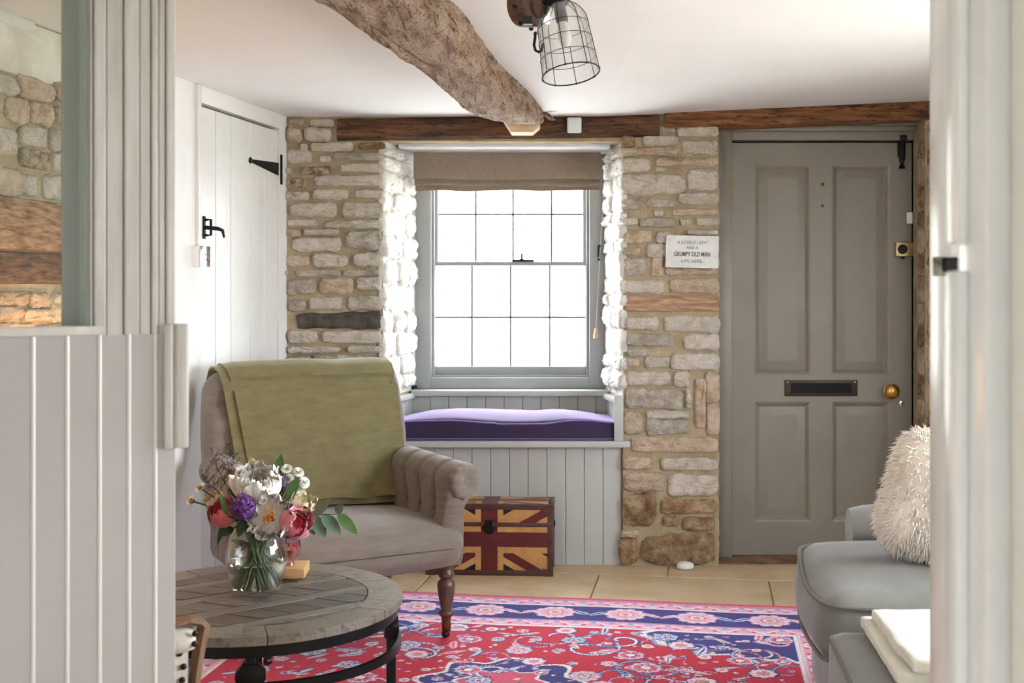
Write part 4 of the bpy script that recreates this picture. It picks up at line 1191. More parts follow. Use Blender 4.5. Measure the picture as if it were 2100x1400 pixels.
# thickness: a skirt and an underside around the edge
rim = np.concatenate([idx[:, 0], idx[-1, 1:], idx[-2::-1, -1], idx[0, -2:0:-1]])
co = XYZ.reshape(-1, 3); bot = co[rim].copy(); bot[:, 2] = 0.0005
allco = np.concatenate([co, bot]); nr = len(rim); base = len(co)
sk = np.stack([rim, base + np.arange(nr), base + (np.arange(nr) + 1) % nr, np.roll(rim, -1)], -1)
faces = np.concatenate([q, sk])
me.vertices.add(len(allco)); me.vertices.foreach_set('co', allco.astype(np.float32).ravel())
me.loops.add(faces.size); me.loops.foreach_set('vertex_index', faces.astype(np.int32).ravel())
me.polygons.add(len(faces)); me.polygons.foreach_set('loop_start', np.arange(0, faces.size, 4, dtype=np.int32)); me.polygons.foreach_set('loop_total', np.full(len(faces), 4, dtype=np.int32))
me.update(); me.validate()
ca_ = me.color_attributes.new('dye', 'FLOAT_COLOR', 'POINT')
cc = np.ones((len(allco), 4), np.float32); cc[:len(co), :3] = IMG.reshape(-1, 3); cc[len(co):, :3] = IMG.reshape(-1, 3)[rim]
ca_.data.foreach_set('color', cc.ravel())
m = mat('knotted_wool', (200, 60, 80), 0.9, bump=0.5, bscale=420, sheen=0.22, sheen_tint=(226, 222, 255), bdist=0.003, spec=0.25)
nt = m.node_tree; at_ = nt.nodes.new('ShaderNodeAttribute'); at_.attribute_name = 'dye'
nt.links.new(at_.outputs['Color'], nt.nodes['Principled BSDF'].inputs['Base Color'])
rug = put('persian_rug', me, m)
tag(rug, 'red and navy patterned wool rug with floral border on the stone floor', 'rug')
RUG_Z = 0.009

# ================================================================== TRUNK
tf_r, tf_l = FL(1133, 1184), FL(874, 1179)
tax = (tf_r - tf_l); TW = tax.length; trz = math.atan2(tax.y, tax.x) * 0.7
TD, TH = 0.205, P(0, 1035, 5.37).z
trunk = thing('storage_trunk', 'flag patterned storage trunk with brown leather edges in front of the panelled bench', 'trunk', tuple(tf_l + Vector((0, 0.01, 0))), trz)
M_NAVY = mat('navy_leather', (34, 36, 52), 0.42, (26, 28, 42), 12); M_FRED = mat('oxblood_leather', (104, 36, 40), 0.4, (88, 30, 34), 10)
M_TANL = mat('tan_leather', (206, 160, 100), 0.45, (182, 128, 72), 9); M_EDGE = mat('brown_leather', (92, 56, 46), 0.45, (70, 42, 36), 14, bump=0.15)
HB = TH * 0.70
mb = MB(); mb.box(0.004, 0.004, 0.004, TW - 0.004, TD - 0.004, HB); part('body', mb, M_NAVY, trunk, bevel=0.003)
mb = MB(); mb.box(0.004, 0.004, HB + 0.002, TW - 0.004, TD - 0.004, TH - 0.003); lid = part('lid', mb, M_NAVY, trunk, bevel=0.004)
def clip(poly, a, b_, c):
    """keep a*x+b*y<=c"""
    outp = []
    for i in range(len(poly)):
        p, q_ = poly[i], poly[(i + 1) % len(poly)]
        dp, dq = a * p[0] + b_ * p[1] - c, a * q_[0] + b_ * q_[1] - c
        if dp <= 0: outp.append(p)
        if dp * dq < 0:
            t = dp / (dp - dq); outp.append((p[0] + (q_[0] - p[0]) * t, p[1] + (q_[1] - p[1]) * t))
    return outp
def flag_print(W, H, F, cxf=0.5, skipz=None):
    """union flag as thin inlaid pieces on a W x H face; F maps (x, y, out)"""
    mb = MB()
    cx_, cy_ = W * cxf, H * 0.5
    def rect(x0, y0, x1, y1): return [(x0, y0), (x1, y0), (x1, y1), (x0, y1)]
    def lay(poly, z, mi):
        poly = clip(clip(clip(clip(poly, -1, 0, -0.02), 1, 0, W - 0.02), 0, -1, -0.012), 0, 1, H - 0.012)
        if len(poly) > 2: mb.prism(poly, 0.0, z, mi, M=F)
    ax_, ay_ = W * 0.5, H * 0.5
    for (sx, sy) in ((1, 1), (1, -1), (-1, 1), (-1, -1)):
        tx, ty = cx_ + sx * W * 0.62, cy_ + sy * H * 0.62
        d = Vector((tx - cx_, ty - cy_)).normalized(); n_ = Vector((-d.y, d.x))
        w1 = 0.060 * (H / 0.3) ** 0.5
        lay([(cx_ - n_.x * w1, cy_ - n_.y * w1), (tx - n_.x * w1, ty - n_.y * w1), (tx + n_.x * w1, ty + n_.y * w1), (cx_ + n_.x * w1, cy_ + n_.y * w1)], 0.0006, 0)
        sgn = 1 if sx * sy > 0 else -1
        o0, o1 = (-0.035 * (H / 0.3) ** 0.5, 0.0) if sx > 0 else (0.0, 0.035 * (H / 0.3) ** 0.5)
        lay([(cx_ + n_.x * o0, cy_ + n_.y * o0), (tx + n_.x * o0, ty + n_.y * o0), (tx + n_.x * o1, ty + n_.y * o1), (cx_ + n_.x * o1, cy_ + n_.y * o1)], 0.0009, 1)
    wc, wr = 0.062, 0.037
    hc, hr = 0.056, 0.031
    lay(rect(cx_ - wc, 0, cx_ + wc, H), 0.0012, 0); lay(rect(0, cy_ - hc * H / 0.3, W, cy_ + hc * H / 0.3), 0.00121, 0)
    lay(rect(cx_ - wr, 0, cx_ + wr, H), 0.0016, 1); lay(rect(0, cy_ - hr * H / 0.3, W, cy_ + hr * H / 0.3), 0.00161, 1)
    return mb
FFR = Matrix(((1, 0, 0, 0), (0, 0, -1, 0.003), (0, 1, 0, 0), (0, 0, 0, 1)))
FSD = Matrix(((0, 0, 1, TW - 0.003), (1, 0, 0, 0), (0, 1, 0, 0), (0, 0, 0, 1)))
FTP = Matrix(((1, 0, 0, 0), (0, 1, 0, 0), (0, 0, 1, TH - 0.0025), (0, 0, 0, 1)))
part('flag_print', flag_print(TW, TH, FFR), [M_TANL, M_FRED], trunk, smooth=0)
part('flag_print', flag_print(TD, TH, FSD), [M_TANL, M_FRED], trunk, smooth=0)
part('flag_print', flag_print(TW, TD, FTP), [M_TANL, M_FRED], lid, smooth=0)
for (a, b_, c, d_, e, f) in ((-0.002, -0.002, 0, 0.022, 0.022, TH), (TW - 0.022, -0.002, 0, TW + 0.002, 0.022, TH), (TW - 0.022, TD - 0.022, 0, TW + 0.002, TD, TH), (-0.002, TD - 0.022, 0, 0.022, TD, TH)):
    mb = MB(); mb.box(a, b_, c, d_, e, f - 0.004); part('corner_trim', mb, M_EDGE, trunk, bevel=0.002)
for (y0, z0) in ((-0.003, 0.0), (-0.003, TH - 0.026)):
    mb = MB(); mb.box(-0.003, y0, z0, TW + 0.003, y0 + 0.012, z0 + 0.024); part('edge_trim', mb, M_EDGE, lid if z0 > 0 else trunk, bevel=0.002)
mb = MB(); mb.box(0.0, -0.0025, HB - 0.006, TW, 0.004, HB + 0.012); part('seam_trim', mb, M_EDGE, trunk, bevel=0.001)
mb = MB(); mb.box(TW - 0.004, 0.0, HB - 0.006, TW + 0.0025, TD, HB + 0.012); part('seam_trim', mb, M_EDGE, trunk, bevel=0.001)
mb = MB(); mb.box(TW - 0.01, 0.0, TH - 0.026, TW + 0.003, TD, TH - 0.002); part('edge_trim', mb, M_EDGE, lid, bevel=0.002)
mb = MB(); mb.lathe([(0.026, 0), (0.026, 0.004), (0.020, 0.007), (0.016, 0.006), (0.006, 0.009)], 20, M=Matrix.Translation((TW * 0.5, -0.0025, HB - 0.012)) @ rot_to((0, -1, 0)))
lk = part('lock', mb, mat('blackened_brass', (44, 40, 34), 0.4, metal=0.8), trunk, label='round dark metal lock')
mb = MB(); mb.box(TW * 0.5 - 0.016, -0.010, HB + 0.004, TW * 0.5 + 0.016, -0.002, HB + 0.022); part('hasp', mb, MATS['blackened_brass'], lk, bevel=0.002)
for (xx, zz) in ((0.02, 0.018), (TW - 0.02, 0.018), (TW - 0.02, TH - 0.03), (0.02, TH - 0.03)):
    mb = MB(); mb.prism([(-0.022, -0.018), (0.022, -0.018), (0.022, 0.02), (0.0, 0.012), (-0.012, 0.012), (-0.022, 0.02)], 0, 0.003, M=Matrix.Translation((xx, -0.0035, zz)) @ rot_to((0, -1, 0), (0, 0, 1)) )
    part('corner_cap', mb, M_EDGE, trunk)
mb = MB(); mb.box(TW + 0.002, TD * 0.42, HB - 0.02, TW + 0.008, TD * 0.58, HB + 0.004); part('side_clasp', mb, M_IRON, trunk)

# ================================================================== SIGN, SENSORS, PUCK, WIRE
sg = thing('wall_sign', 'small distressed white wooden sign with grey lettering beside the front door', 'sign', tuple(P(1420, 550, YB - 0.03)), 0)
YS = YB - 0.036
tilt_ = math.radians(1.2)
cS = P(1419.5, 516, YS)
MS = Matrix.Translation(cS) @ Matrix.Rotation(tilt_, 4, 'Y')
sw, sh = 108 * YS / FPX, 66 * YS / FPX
mb = MB(); mb.box(-sw / 2, 0, -sh / 2, sw / 2, 0.008, sh / 2, M=MS); part('board', mb, mat('distressed_white', (226, 226, 222), 0.6, (206, 206, 202), 12), sg, world=True, bevel=0.002)
mb = MB()
for (a, b_, c, d_) in ((-1, -1, 1, -0.94), (-1, 0.94, 1, 1), (-1, -1, -0.97, 1), (0.97, -1, 1, 1)):
    mb.box(a * sw / 2, -0.0012, b_ * sh / 2, c * sw / 2, 0.001, d_ * sh / 2, M=MS)
part('edge_band', mb, mat('sign_edge', (236, 234, 230), 0.6, (200, 200, 202), 30), sg, world=True, smooth=0)
def letters(txt, size, width, F, m, parent, ext=0.0004, bold=0.0):
    cu_ = bpy.data.curves.new('lettering', 'FONT'); cu_.body = txt; cu_.size = size; cu_.align_x = 'CENTER'; cu_.align_y = 'CENTER'; cu_.extrude = ext; cu_.offset = bold
    cu_.resolution_u = 3
    to = bpy.data.objects.new('lettering', cu_); COL.objects.link(to)
    bpy.context.view_layer.update()
    me = bpy.data.meshes.new_from_object(to.evaluated_get(bpy.context.evaluated_depsgraph_get()))
    bpy.data.objects.remove(to)
    xs = [v.co.x for v in me.vertices]; w = max(xs) - min(xs)
    k = width / w
    for v in me.vertices:
        co_ = F @ Vector((v.co.x * k, v.co.y, v.co.z)); v.co = WM[parent.name].inverted() @ co_
    me.materials.clear()
    me.name = 'lettering'
    return put('lettering', me, m, parent)
M_INK = mat('grey_ink', (128, 130, 130), 0.7); M_INKD = mat('dark_grey_ink', (96, 98, 98), 0.7)
for (txt, yy, hgt, wpx, mm, bo_) in (('A LOVELY LADY', 497.5, 0.019, 62, M_INK, 0.0003), ('AND A', 508, 0.017, 25, M_INK, 0.0003), ('GRUMPY OLD MAN', 521.5, 0.0265, 74, M_INKD, 0.0008), ('LIVE HERE.', 535.5, 0.019, 44, M_INK, 0.0003)):
    F = MS @ Matrix.Translation((0, -0.0006, -(yy - 516) * YS / FPX)) @ Matrix(((1, 0, 0, 0), (0, 0, -1, 0), (0, 1, 0, 0), (0, 0, 0, 1)))
    letters(txt, hgt * 1.05, wpx * YS / FPX, F, mm, sg, bold=bo_)

c = P(1178, 256, YB - 0.045)
mb = MB(); mb.box(c.x - 0.033, c.y, c.z - 0.036, c.x + 0.033, c.y + 0.022, c.z + 0.036)
solo('alarm_sensor', mb, mat('pale_grey_plastic', (214, 218, 220), 0.4), 'small square pale sensor fixed to the dark window lintel', 'sensor', bevel=0.008, seg=3)
c = FL(1405, 1166)
mb = MB(); mb.lathe([(0.0, 0.0), (0.034, 0.002), (0.040, 0.010), (0.038, 0.022), (0.028, 0.029), (0.0, 0.031)], 20, M=Matrix.Translation((c.x, c.y, 0.001)), cap=False)
solo('floor_puck', mb, M_WPLAST, 'white rounded puck lying on the floor against the stone pillar', 'puck', smooth=60)
mb = MB(); mb.tube([P(1934, 206, 5.5), P(1932, 225, 5.5), P(1926, 236, 5.5), P(1914, 244, 5.51), P(1900, 252, 5.53), P(1897, 262, 5.55)], 0.004, 6)
solo('loose_wire', mb, mat('cream_wire', (196, 178, 150), 0.6), 'thin cream wire looping under the beam above the front door', 'wire')

# ================================================================== COFFEE TABLE
TZ = 0.45
TC = Vector((P(522, 0, 3.27).x, 3.27, 0)); TR = 0.395
tb_ = thing('coffee_table', 'round coffee table with weathered parquet top and black iron base', 'table', tuple(TC))
M_PLK = mat('weathered_plank', (102, 95, 88), 0.3, (40, 35, 31), 5, bump=0.6, bscale=30, stretch=(2.0, 24, 6), rnd=0.42, spec=0.9, col3=(72, 65, 59), bdist=0.004, ramp=(0.3, 0.68))
M_RIM = mat('weathered_rim', (108, 100, 92), 0.32, (64, 57, 51), 9, spec=0.8, bump=0.6, bscale=40, rnd=0.12, col3=(120, 108, 94), bdist=0.004, stretch=(3, 3, 3))
M_TBLK = mat('black_table_iron', (18, 18, 20), 0.35, metal=0.5)
r_in = 0.300
mb = MB(); mb.lathe([(TR - 0.004, TZ - 0.024), (TR - 0.004, TZ - 0.012), (0.05, TZ - 0.012)], 72); part('core', mb, M_RIM, tb_)
for k in range(7):
    a0, a1 = 2 * PI * k / 7 + 0.52, 2 * PI * (k + 1) / 7 + 0.52 - 0.006
    poly = [(TR * math.cos(lerp(a0, a1, i / 12)), TR * math.sin(lerp(a0, a1, i / 12))) for i in range(13)] + [((r_in + 0.002) * math.cos(lerp(a1, a0, i / 12)), (r_in + 0.002) * math.sin(lerp(a1, a0, i / 12))) for i in range(13)]
    mb = MB(); mb.prism(poly, TZ - 0.024, TZ + rr.uniform(-0.001, 0.0)); part('rim_segment', mb, M_RIM, tb_, bevel=0.0015, seg=1, smooth=30)
circ = [(r_in * math.cos(2 * PI * i / 48), r_in * math.sin(2 * PI * i / 48)) for i in range(48)]
M_STRIP = mat('grey_strip_plank', (136, 130, 122), 0.3, (78, 72, 66), 5, bump=0.6, bscale=30, stretch=(2.0, 24, 6), rnd=0.12, spec=0.8, bdist=0.004)
def plank(poly, ang_, m=None):
    for i in range(48):
        a = 2 * PI * (i + 0.5) / 48
        poly = clip(poly, math.cos(a), math.sin(a), r_in * math.cos(PI / 48))
        if len(poly) < 3: return
    area = 0.5 * abs(sum(poly[i][0] * poly[(i + 1) % len(poly)][1] - poly[(i + 1) % len(poly)][0] * poly[i][1] for i in range(len(poly))))
    if area < 2e-4: return
    R_ = Matrix.Rotation(-ang_, 2)
    loc = [tuple(R_ @ Vector(p)) for p in poly]
    mb = MB(); mb.prism(loc, TZ - 0.014, TZ + rr.uniform(-0.0015, 0.0005))
    o = put('plank', mb.mesh('plank', bevel=0.0012, seg=1, smooth=0), m or M_PLK, tb_, Matrix.Rotation(ang_, 4, 'Z'))
A1 = math.radians(38)         # long strips
A2 = math.radians(-24)        # short infill
d1 = Vector((math.cos(A1), math.sin(A1))); n1_ = Vector((-d1.y, d1.x)); d2 = Vector((math.cos(A2), math.sin(A2)))
pit, sw_ = 0.150, 0.048
for k in range(-3, 4):
    c0 = n1_ * (k * pit + 0.03)
    g = 0.0018
    poly = [c0 - d1 * 0.5 + n1_ * g, c0 + d1 * 0.5 + n1_ * g, c0 + d1 * 0.5 + n1_ * (sw_ - g), c0 - d1 * 0.5 + n1_ * (sw_ - g)]
    plank([tuple(p) for p in poly], A1, M_STRIP)
    wdt = pit - sw_
    for q_ in range(-7, 8):
        b0 = c0 + n1_ * sw_ + d1 * (q_ * 0.085)
        st = d2 * (wdt / d2.dot(n1_)) 
        poly = [b0 + d1 * g + n1_ * g, b0 + d1 * (0.085 - g) + n1_ * g, b0 + st + d1 * (0.085 - g) - n1_ * g, b0 + st + d1 * g - n1_ * g]
        plank([tuple(p) for p in poly], A2)
mb = MB(); mb.lathe([(TR - 0.02, TZ - 0.024), (TR - 0.012, TZ - 0.024), (TR - 0.012, TZ - 0.054), (TR - 0.02, TZ - 0.054)], 64, cap=False); mb.f += [[i, (i + 1) % 64, 192 + (i + 1) % 64, 192 + i] for i in range(64)]; mb.m += [0] * 64
part('apron_ring', mb, M_TBLK, tb_)
la0 = math.radians(11)
ZR = 0.345
for k in range(4):
    a = la0 + k * PI / 2
    M = Matrix.Rotation(a, 4, 'Z') @ Matrix.Translation((TR - 0.030, 0, 0))
    mb = MB(); mb.box(-0.0125, -0.0125, RUG_Z, 0.0125, 0.0125, TZ - 0.026, M=M)
    lg = part('leg', mb, M_TBLK, tb_, bevel=0.002)
    mb = MB(); mb.prism([(-0.016, -0.03), (0.016, -0.03), (0.036, -0.008), (0.036, 0.008), (0.016, 0.03), (-0.016, 0.03), (-0.036, 0.008), (-0.036, -0.008)], -0.019, 0.019, M=M @ Matrix.Translation((0, 0, ZR + 0.005)) @ Matrix.Rotation(PI / 2, 4, 'Z') @ Matrix.Rotation(PI / 2, 4, 'X'))
    part('collar', mb, M_TBLK, lg, bevel=0.002)
    # arched stretchers: one bowing out to the next leg, lower one bowing in
    p0 = Vector(((TR - 0.03) * math.cos(a), (TR - 0.03) * math.sin(a), ZR)); a2 = a + PI / 2
    pts = []
    for i in range(25):
        f = i / 24; aa = a + f * PI / 2
        pts.append(((TR - 0.012 + 0.012 * math.sin(PI * f)) * math.cos(aa), (TR - 0.012 + 0.012 * math.sin(PI * f)) * math.sin(aa), ZR - 0.02 + 0.0 * f))
    prof = MB()
    rows = []
    for i, p in enumerate(pts):
        rad = Vector((p[0], p[1], 0)).normalized(); c_ = Vector(p)
        rows.append([c_ + rad * 0.006 + Vector((0, 0, 0.011)), c_ - rad * 0.006 + Vector((0, 0, 0.011)), c_ - rad * 0.006 - Vector((0, 0, 0.011)), c_ + rad * 0.006 - Vector((0, 0, 0.011))])
    prof.grid(rows, cv=True)
    part('stretcher', prof, M_TBLK, tb_, smooth=30)

# vase with water and stems
VC = FL(526, 1214, TZ); VZ = TZ + 0.001
vs_t = thing('glass_vase', 'clear rounded glass vase of water standing on the coffee table', 'vase', (VC.x, VC.y, VZ))
prof = [(0.0, 0.0), (0.052, 0.0), (0.062, 0.004), (0.068, 0.02), (0.078, 0.055), (0.0835, 0.085), (0.082, 0.115), (0.074, 0.145), (0.062, 0.170), (0.054, 0.184), (0.0565, 0.192)]
mb = MB(); mb.lathe(prof, 48, cap=False)
inn = [(r_ - 0.0035, max(z_, 0.014)) for (r_, z_) in prof[2:]][::-1] + [(0.0, 0.014)]
mb.lathe(inn, 48, cap=False)
part('glass', mb, mat('vase_glass', (255, 255, 255), 0.0, trans=1.0) if False else M_CLEAR, vs_t, smooth=60)
wat = [(0.0, 0.0145), (0.058, 0.0145), (0.0635, 0.02), (0.0735, 0.055), (0.0785, 0.082), (0.0, 0.082)]
M_WATER = mat('water', (252, 254, 252), 0.0, trans=1.0); M_WATER.node_tree.nodes['Principled BSDF'].inputs['IOR'].default_value = 1.33
mb = MB(); mb.lathe(wat, 48, cap=False); part('water', mb, M_WATER, vs_t, smooth=50)

# candle tumbler on a wooden block
bc = FL(604, 1183, TZ)
cb_ = thing('wooden_coaster', 'pale square wooden block coaster on the coffee table', 'coaster', (bc.x, bc.y + 0.03, TZ + 0.001), math.radians(2))
M_PINE = mat('pale_pine', (214, 172, 122), 0.55, (192, 146, 98), 10, stretch=(2, 12, 12))
mb = MB(); mb.box(-0.064, -0.055, 0, 0.030, 0.055, 0.028); part('block', mb, M_PINE, cb_, bevel=0.002)
tu = thing('candle_tumbler', 'amber and violet glass candle tumbler standing on the wooden coaster', 'candle', (bc.x - 0.022, bc.y + 0.025, TZ + 0.030))
mb = MB(); mb.lathe([(0.0, 0.0), (0.018, 0.0), (0.016, 0.008), (0.026, 0.016), (0.034, 0.03), (0.036, 0.05), (0.033, 0.085), (0.031, 0.092), (0.029, 0.092), (0.031, 0.085), (0.033, 0.05), (0.03, 0.032), (0.02, 0.022), (0.0, 0.02)], 32, cap=False)
part('tumbler', mb, glassmat('violet_glass', (240, 222, 240), base=0.08, edge=0.6), tu, smooth=60)
mb = MB(); mb.lathe([(0.0, 0.0205), (0.02, 0.0225), (0.0295, 0.032), (0.0325, 0.05), (0.032, 0.054), (0.0, 0.054)], 32, cap=False)
part('wax', mb, mat('amber_wax', (226, 128, 56), 0.35, (196, 96, 36), 20), tu, smooth=60)
mb = MB(); mb.tube([(0, 0, 0.054), (0.001, 0, 0.062)], 0.001, 5); part('wick', mb, M_BLACK, tu)
F = Matrix.Translation(WM[tu.name].translation + Vector((0.008, -0.0362, 0.052))) @ Matrix(((1, 0, 0, 0), (0, 0, -1, 0), (0, 1, 0, 0), (0, 0, 0, 1)))
letters('NEO', 0.012, 0.030, F, mat('pale_print', (226, 200, 170), 0.5), tu)

# ================================================================== ARMCHAIR
AR = math.radians(29)
fr_, fl_ = FL(915, 1305, RUG_Z), None
r_ax = Vector((math.cos(AR), math.sin(AR), 0))
AO = Vector((fr_.x, fr_.y, 0)) - r_ax * 0.33
arm_c = thing('armchair', 'grey linen buttoned armchair with turned wooden legs on brass casters', 'armchair', tuple(AO), AR)
M_LIN = mat('grey_linen', (132, 122, 112), 0.85, (118, 108, 98), 9, bump=0.35, bscale=160, sheen=0.35, stretch=(1, 1, 6), sheen_tint=(240, 240, 250), bdist=0.003)
SZ0, SZ1 = 0.27, 0.415
# seat
def seatfn(q):
    f = (q.y + 0.31) / 0.62
    q.x *= 1.0 - 0.06 * f
    if q.z < 0: q.x *= 0.97; q.z += 0.0
    if q.z > 0 and q.y < -0.2: q.z -= 0.02 * ((-0.2 - q.y) / 0.11) ** 2
    return q
mb = MB(); mb.pillow(0.385, 0.31, 0.075, 0.055, 0.030, 16, M=Matrix.Translation((0, 0.235, 0.345)), fn=seatfn)
part('seat', mb, M_LIN, arm_c, smooth=80)
# back, reclined
TB = math.radians(12)
M_BK = Matrix.Translation((0, 0.50, 0.33)) @ Matrix.Rotation(-TB, 4, 'X')    # local y back, z up
BH = 0.64
def backfn(q):
    # rounded shoulders, gentle waist, buttoned front
    f = (q.z + BH / 2) / BH
    q.x *= 0.90 + 0.10 * math.sin(PI * min(1, f * 0.75 + 0.12))
    if q.y < 0:
        x, z = q.x, q.z
        for bz_ in (-0.18, 0.0, 0.18):
            q.y += 0.010 * math.exp(-((z - bz_) / 0.014) ** 2) * (0.6 if abs(x) > 0.28 else 0.3)
            for bx_ in (-0.33, -0.16, 0.0, 0.16, 0.33):
                q.y += 0.022 * math.exp(-(((x - bx_) / 0.035) ** 2 + ((z - bz_) / 0.035) ** 2))
    if abs(q.x) > 0.36:
        q.x -= math.copysign(0.008 * math.exp(-((q.z - 0.02) / 0.012) ** 2), q.x)
    return q
mb = MB(); mb.pillow(0.41, 0.085, BH / 2, 0.075, 0.0, 26, M=M_BK @ Matrix.Translation((0, 0, BH / 2)), fn=backfn)
bk = part('backrest', mb, M_LIN, arm_c, smooth=80)
for bz_ in (0.0,):
    for bx_ in (-0.33, 0.33):
        mb = MB(); mb.sphere((bx_, -0.066, bz_ + BH / 2), 0.011, 10, 6, M=M_BK, sc=(1, 0.5, 1)); part('button', mb, M_LIN, bk)
# arms: section swept from the front to the back, pleated and buttoned inside
def arm(sg):
    prof = [(0.300, 0.30), (0.292, 0.40), (0.290, 0.47), (0.293, 0.53)]
    rc, rx, rz = 0.066, 0.356, 0.572
    for k in range(19):
        a = math.radians(200 - k * 250 / 18)
        prof.append((rx + rc * 1.08 * math.cos(a), rz + rc * math.sin(a)))
    prof += [(0.372, 0.48), (0.382, 0.40), (0.385, 0.30), (0.375, 0.272), (0.31, 0.272)]
    rows = []; ny = 70
    for i in range(ny + 1):
        f = i / ny; y = -0.035 + 0.585 * f
        row = []
        rise = 0.02 * f
        puff = 0.0
        for (x, z) in prof:
            # pull towards the section's heart
            w = 0.0
            if x < 0.43 and z > 0.33:
                for yc_ in (0.07, 0.19, 0.31, 0.43):
                    g = math.exp(-((y - yc_) / 0.011) ** 2)
                    w += 0.017 * g
                    w += 0.024 * math.exp(-(((y - yc_) / 0.026) ** 2 + ((z - 0.47) / 0.03) ** 2)) * (1 if x < 0.31 else 0)
            hx_, hz_ = rx - 0.0, (rz if z > 0.5 else z)
            d = Vector((x - hx_, z - hz_)); l = d.length
            if l > 1e-6: d = d / l * max(0.004, l - w)
            e = 1.0
            if i == 0: e = 0.86
            elif i == 1: e = 0.96
            xx, zz = hx_ + d.x * e, hz_ + d.y * e
            flare = 0.035 * (1 - f) ** 1.5 * max(0, (zz - 0.36) / 0.25)
            row.append((sg * (xx + flare), y, zz + (rise if zz > 0.45 else rise * max(0, (zz - 0.3) / 0.15))))
        rows.append(row)
    mb = MB(); mb.grid(rows, cv=True)
    n_ = len(prof); mb.f.append(list(range(n_))); mb.m.append(0); mb.f.append(list(range(ny * n_, ny * n_ + n_))); mb.m.append(0)
    a_ = part('arm', mb, M_LIN, arm_c, smooth=60)
    # gathered rosette closing the roll at the front
    Mr = Matrix.Translation((sg * (rx + 0.034), -0.034, rz)) @ rot_to((sg * 0.25, -1, 0))
    def md(a, k): return 1 + (0.05 * math.cos(a * 11) if 0 < k < 5 else 0)
    mb = MB(); mb.lathe([(0.064, -0.02), (0.066, 0.0), (0.057, 0.012), (0.036, 0.015), (0.018, 0.008), (0.009, 0.000), (0.0, 0.003)], 44, M=Mr, cap=False, mod=md)
    part('scroll', mb, M_LIN, a_, smooth=80)
    for yc_ in (0.07, 0.19, 0.31, 0.43):
        mb = MB(); mb.sphere((sg * 0.306, yc_, 0.47), 0.009, 8, 6); part('button', mb, M_LIN, a_)
arm(1); arm(-1)
# legs
M_TURN = mat('turned_walnut', (108, 82, 66), 0.4, (78, 58, 46), 8, stretch=(6, 6, 1), coat=0.3)
for sx in (-1, 1):
    M = Matrix.Translation((sx * 0.33, 0, 0))
    prof = [(0.030, 0.275), (0.030, 0.262), (0.020, 0.256), (0.026, 0.246), (0.030, 0.236), (0.026, 0.226), (0.020, 0.220), (0.031, 0.208), (0.033, 0.195), (0.030, 0.165), (0.023, 0.125), (0.019, 0.108), (0.027, 0.102), (0.029, 0.094), (0.024, 0.086), (0.019, 0.082), (0.016, 0.055)]
    mb = MB(); mb.lathe(prof[::-1], 22, M=M); lg = part('leg', mb, M_TURN, arm_c, smooth=50)
    mb = MB(); mb.lathe([(0.014, 0.030), (0.017, 0.036), (0.018, 0.060)], 16, M=M); cst = part('caster_cup', mb, mat('old_brass', (120, 84, 52), 0.35, metal=0.9), lg)
    mb = MB(); mb.lathe([(0.004, -0.009), (0.012, -0.009), (0.0135, 0.0), (0.012, 0.009), (0.004, 0.009)], 18, M=M @ Matrix.Translation((-0.008, -0.012, RUG_Z + 0.0140)) @ rot_to((1, 0.3, 0))); mb.tube([(sx * 0.33, 0, 0.034), (sx * 0.33 - 0.006, -0.010, 0.026)], 0.006, 8)
    part('caster_wheel', mb, mat('dark_caster', (46, 34, 28), 0.4, metal=0.5), lg)
    Mb = Matrix.Translation((sx * 0.32, 0.49, 0)) 
    mb = MB(); mb.tube([(sx * 0.31, 0.50, 0.29), (sx * 0.315, 0.52, 0.15), (sx * 0.325, 0.56, RUG_Z + 0.0005)], [0.026, 0.021, 0.016], 8); lg2 = part('leg', mb, M_TURN, arm_c)
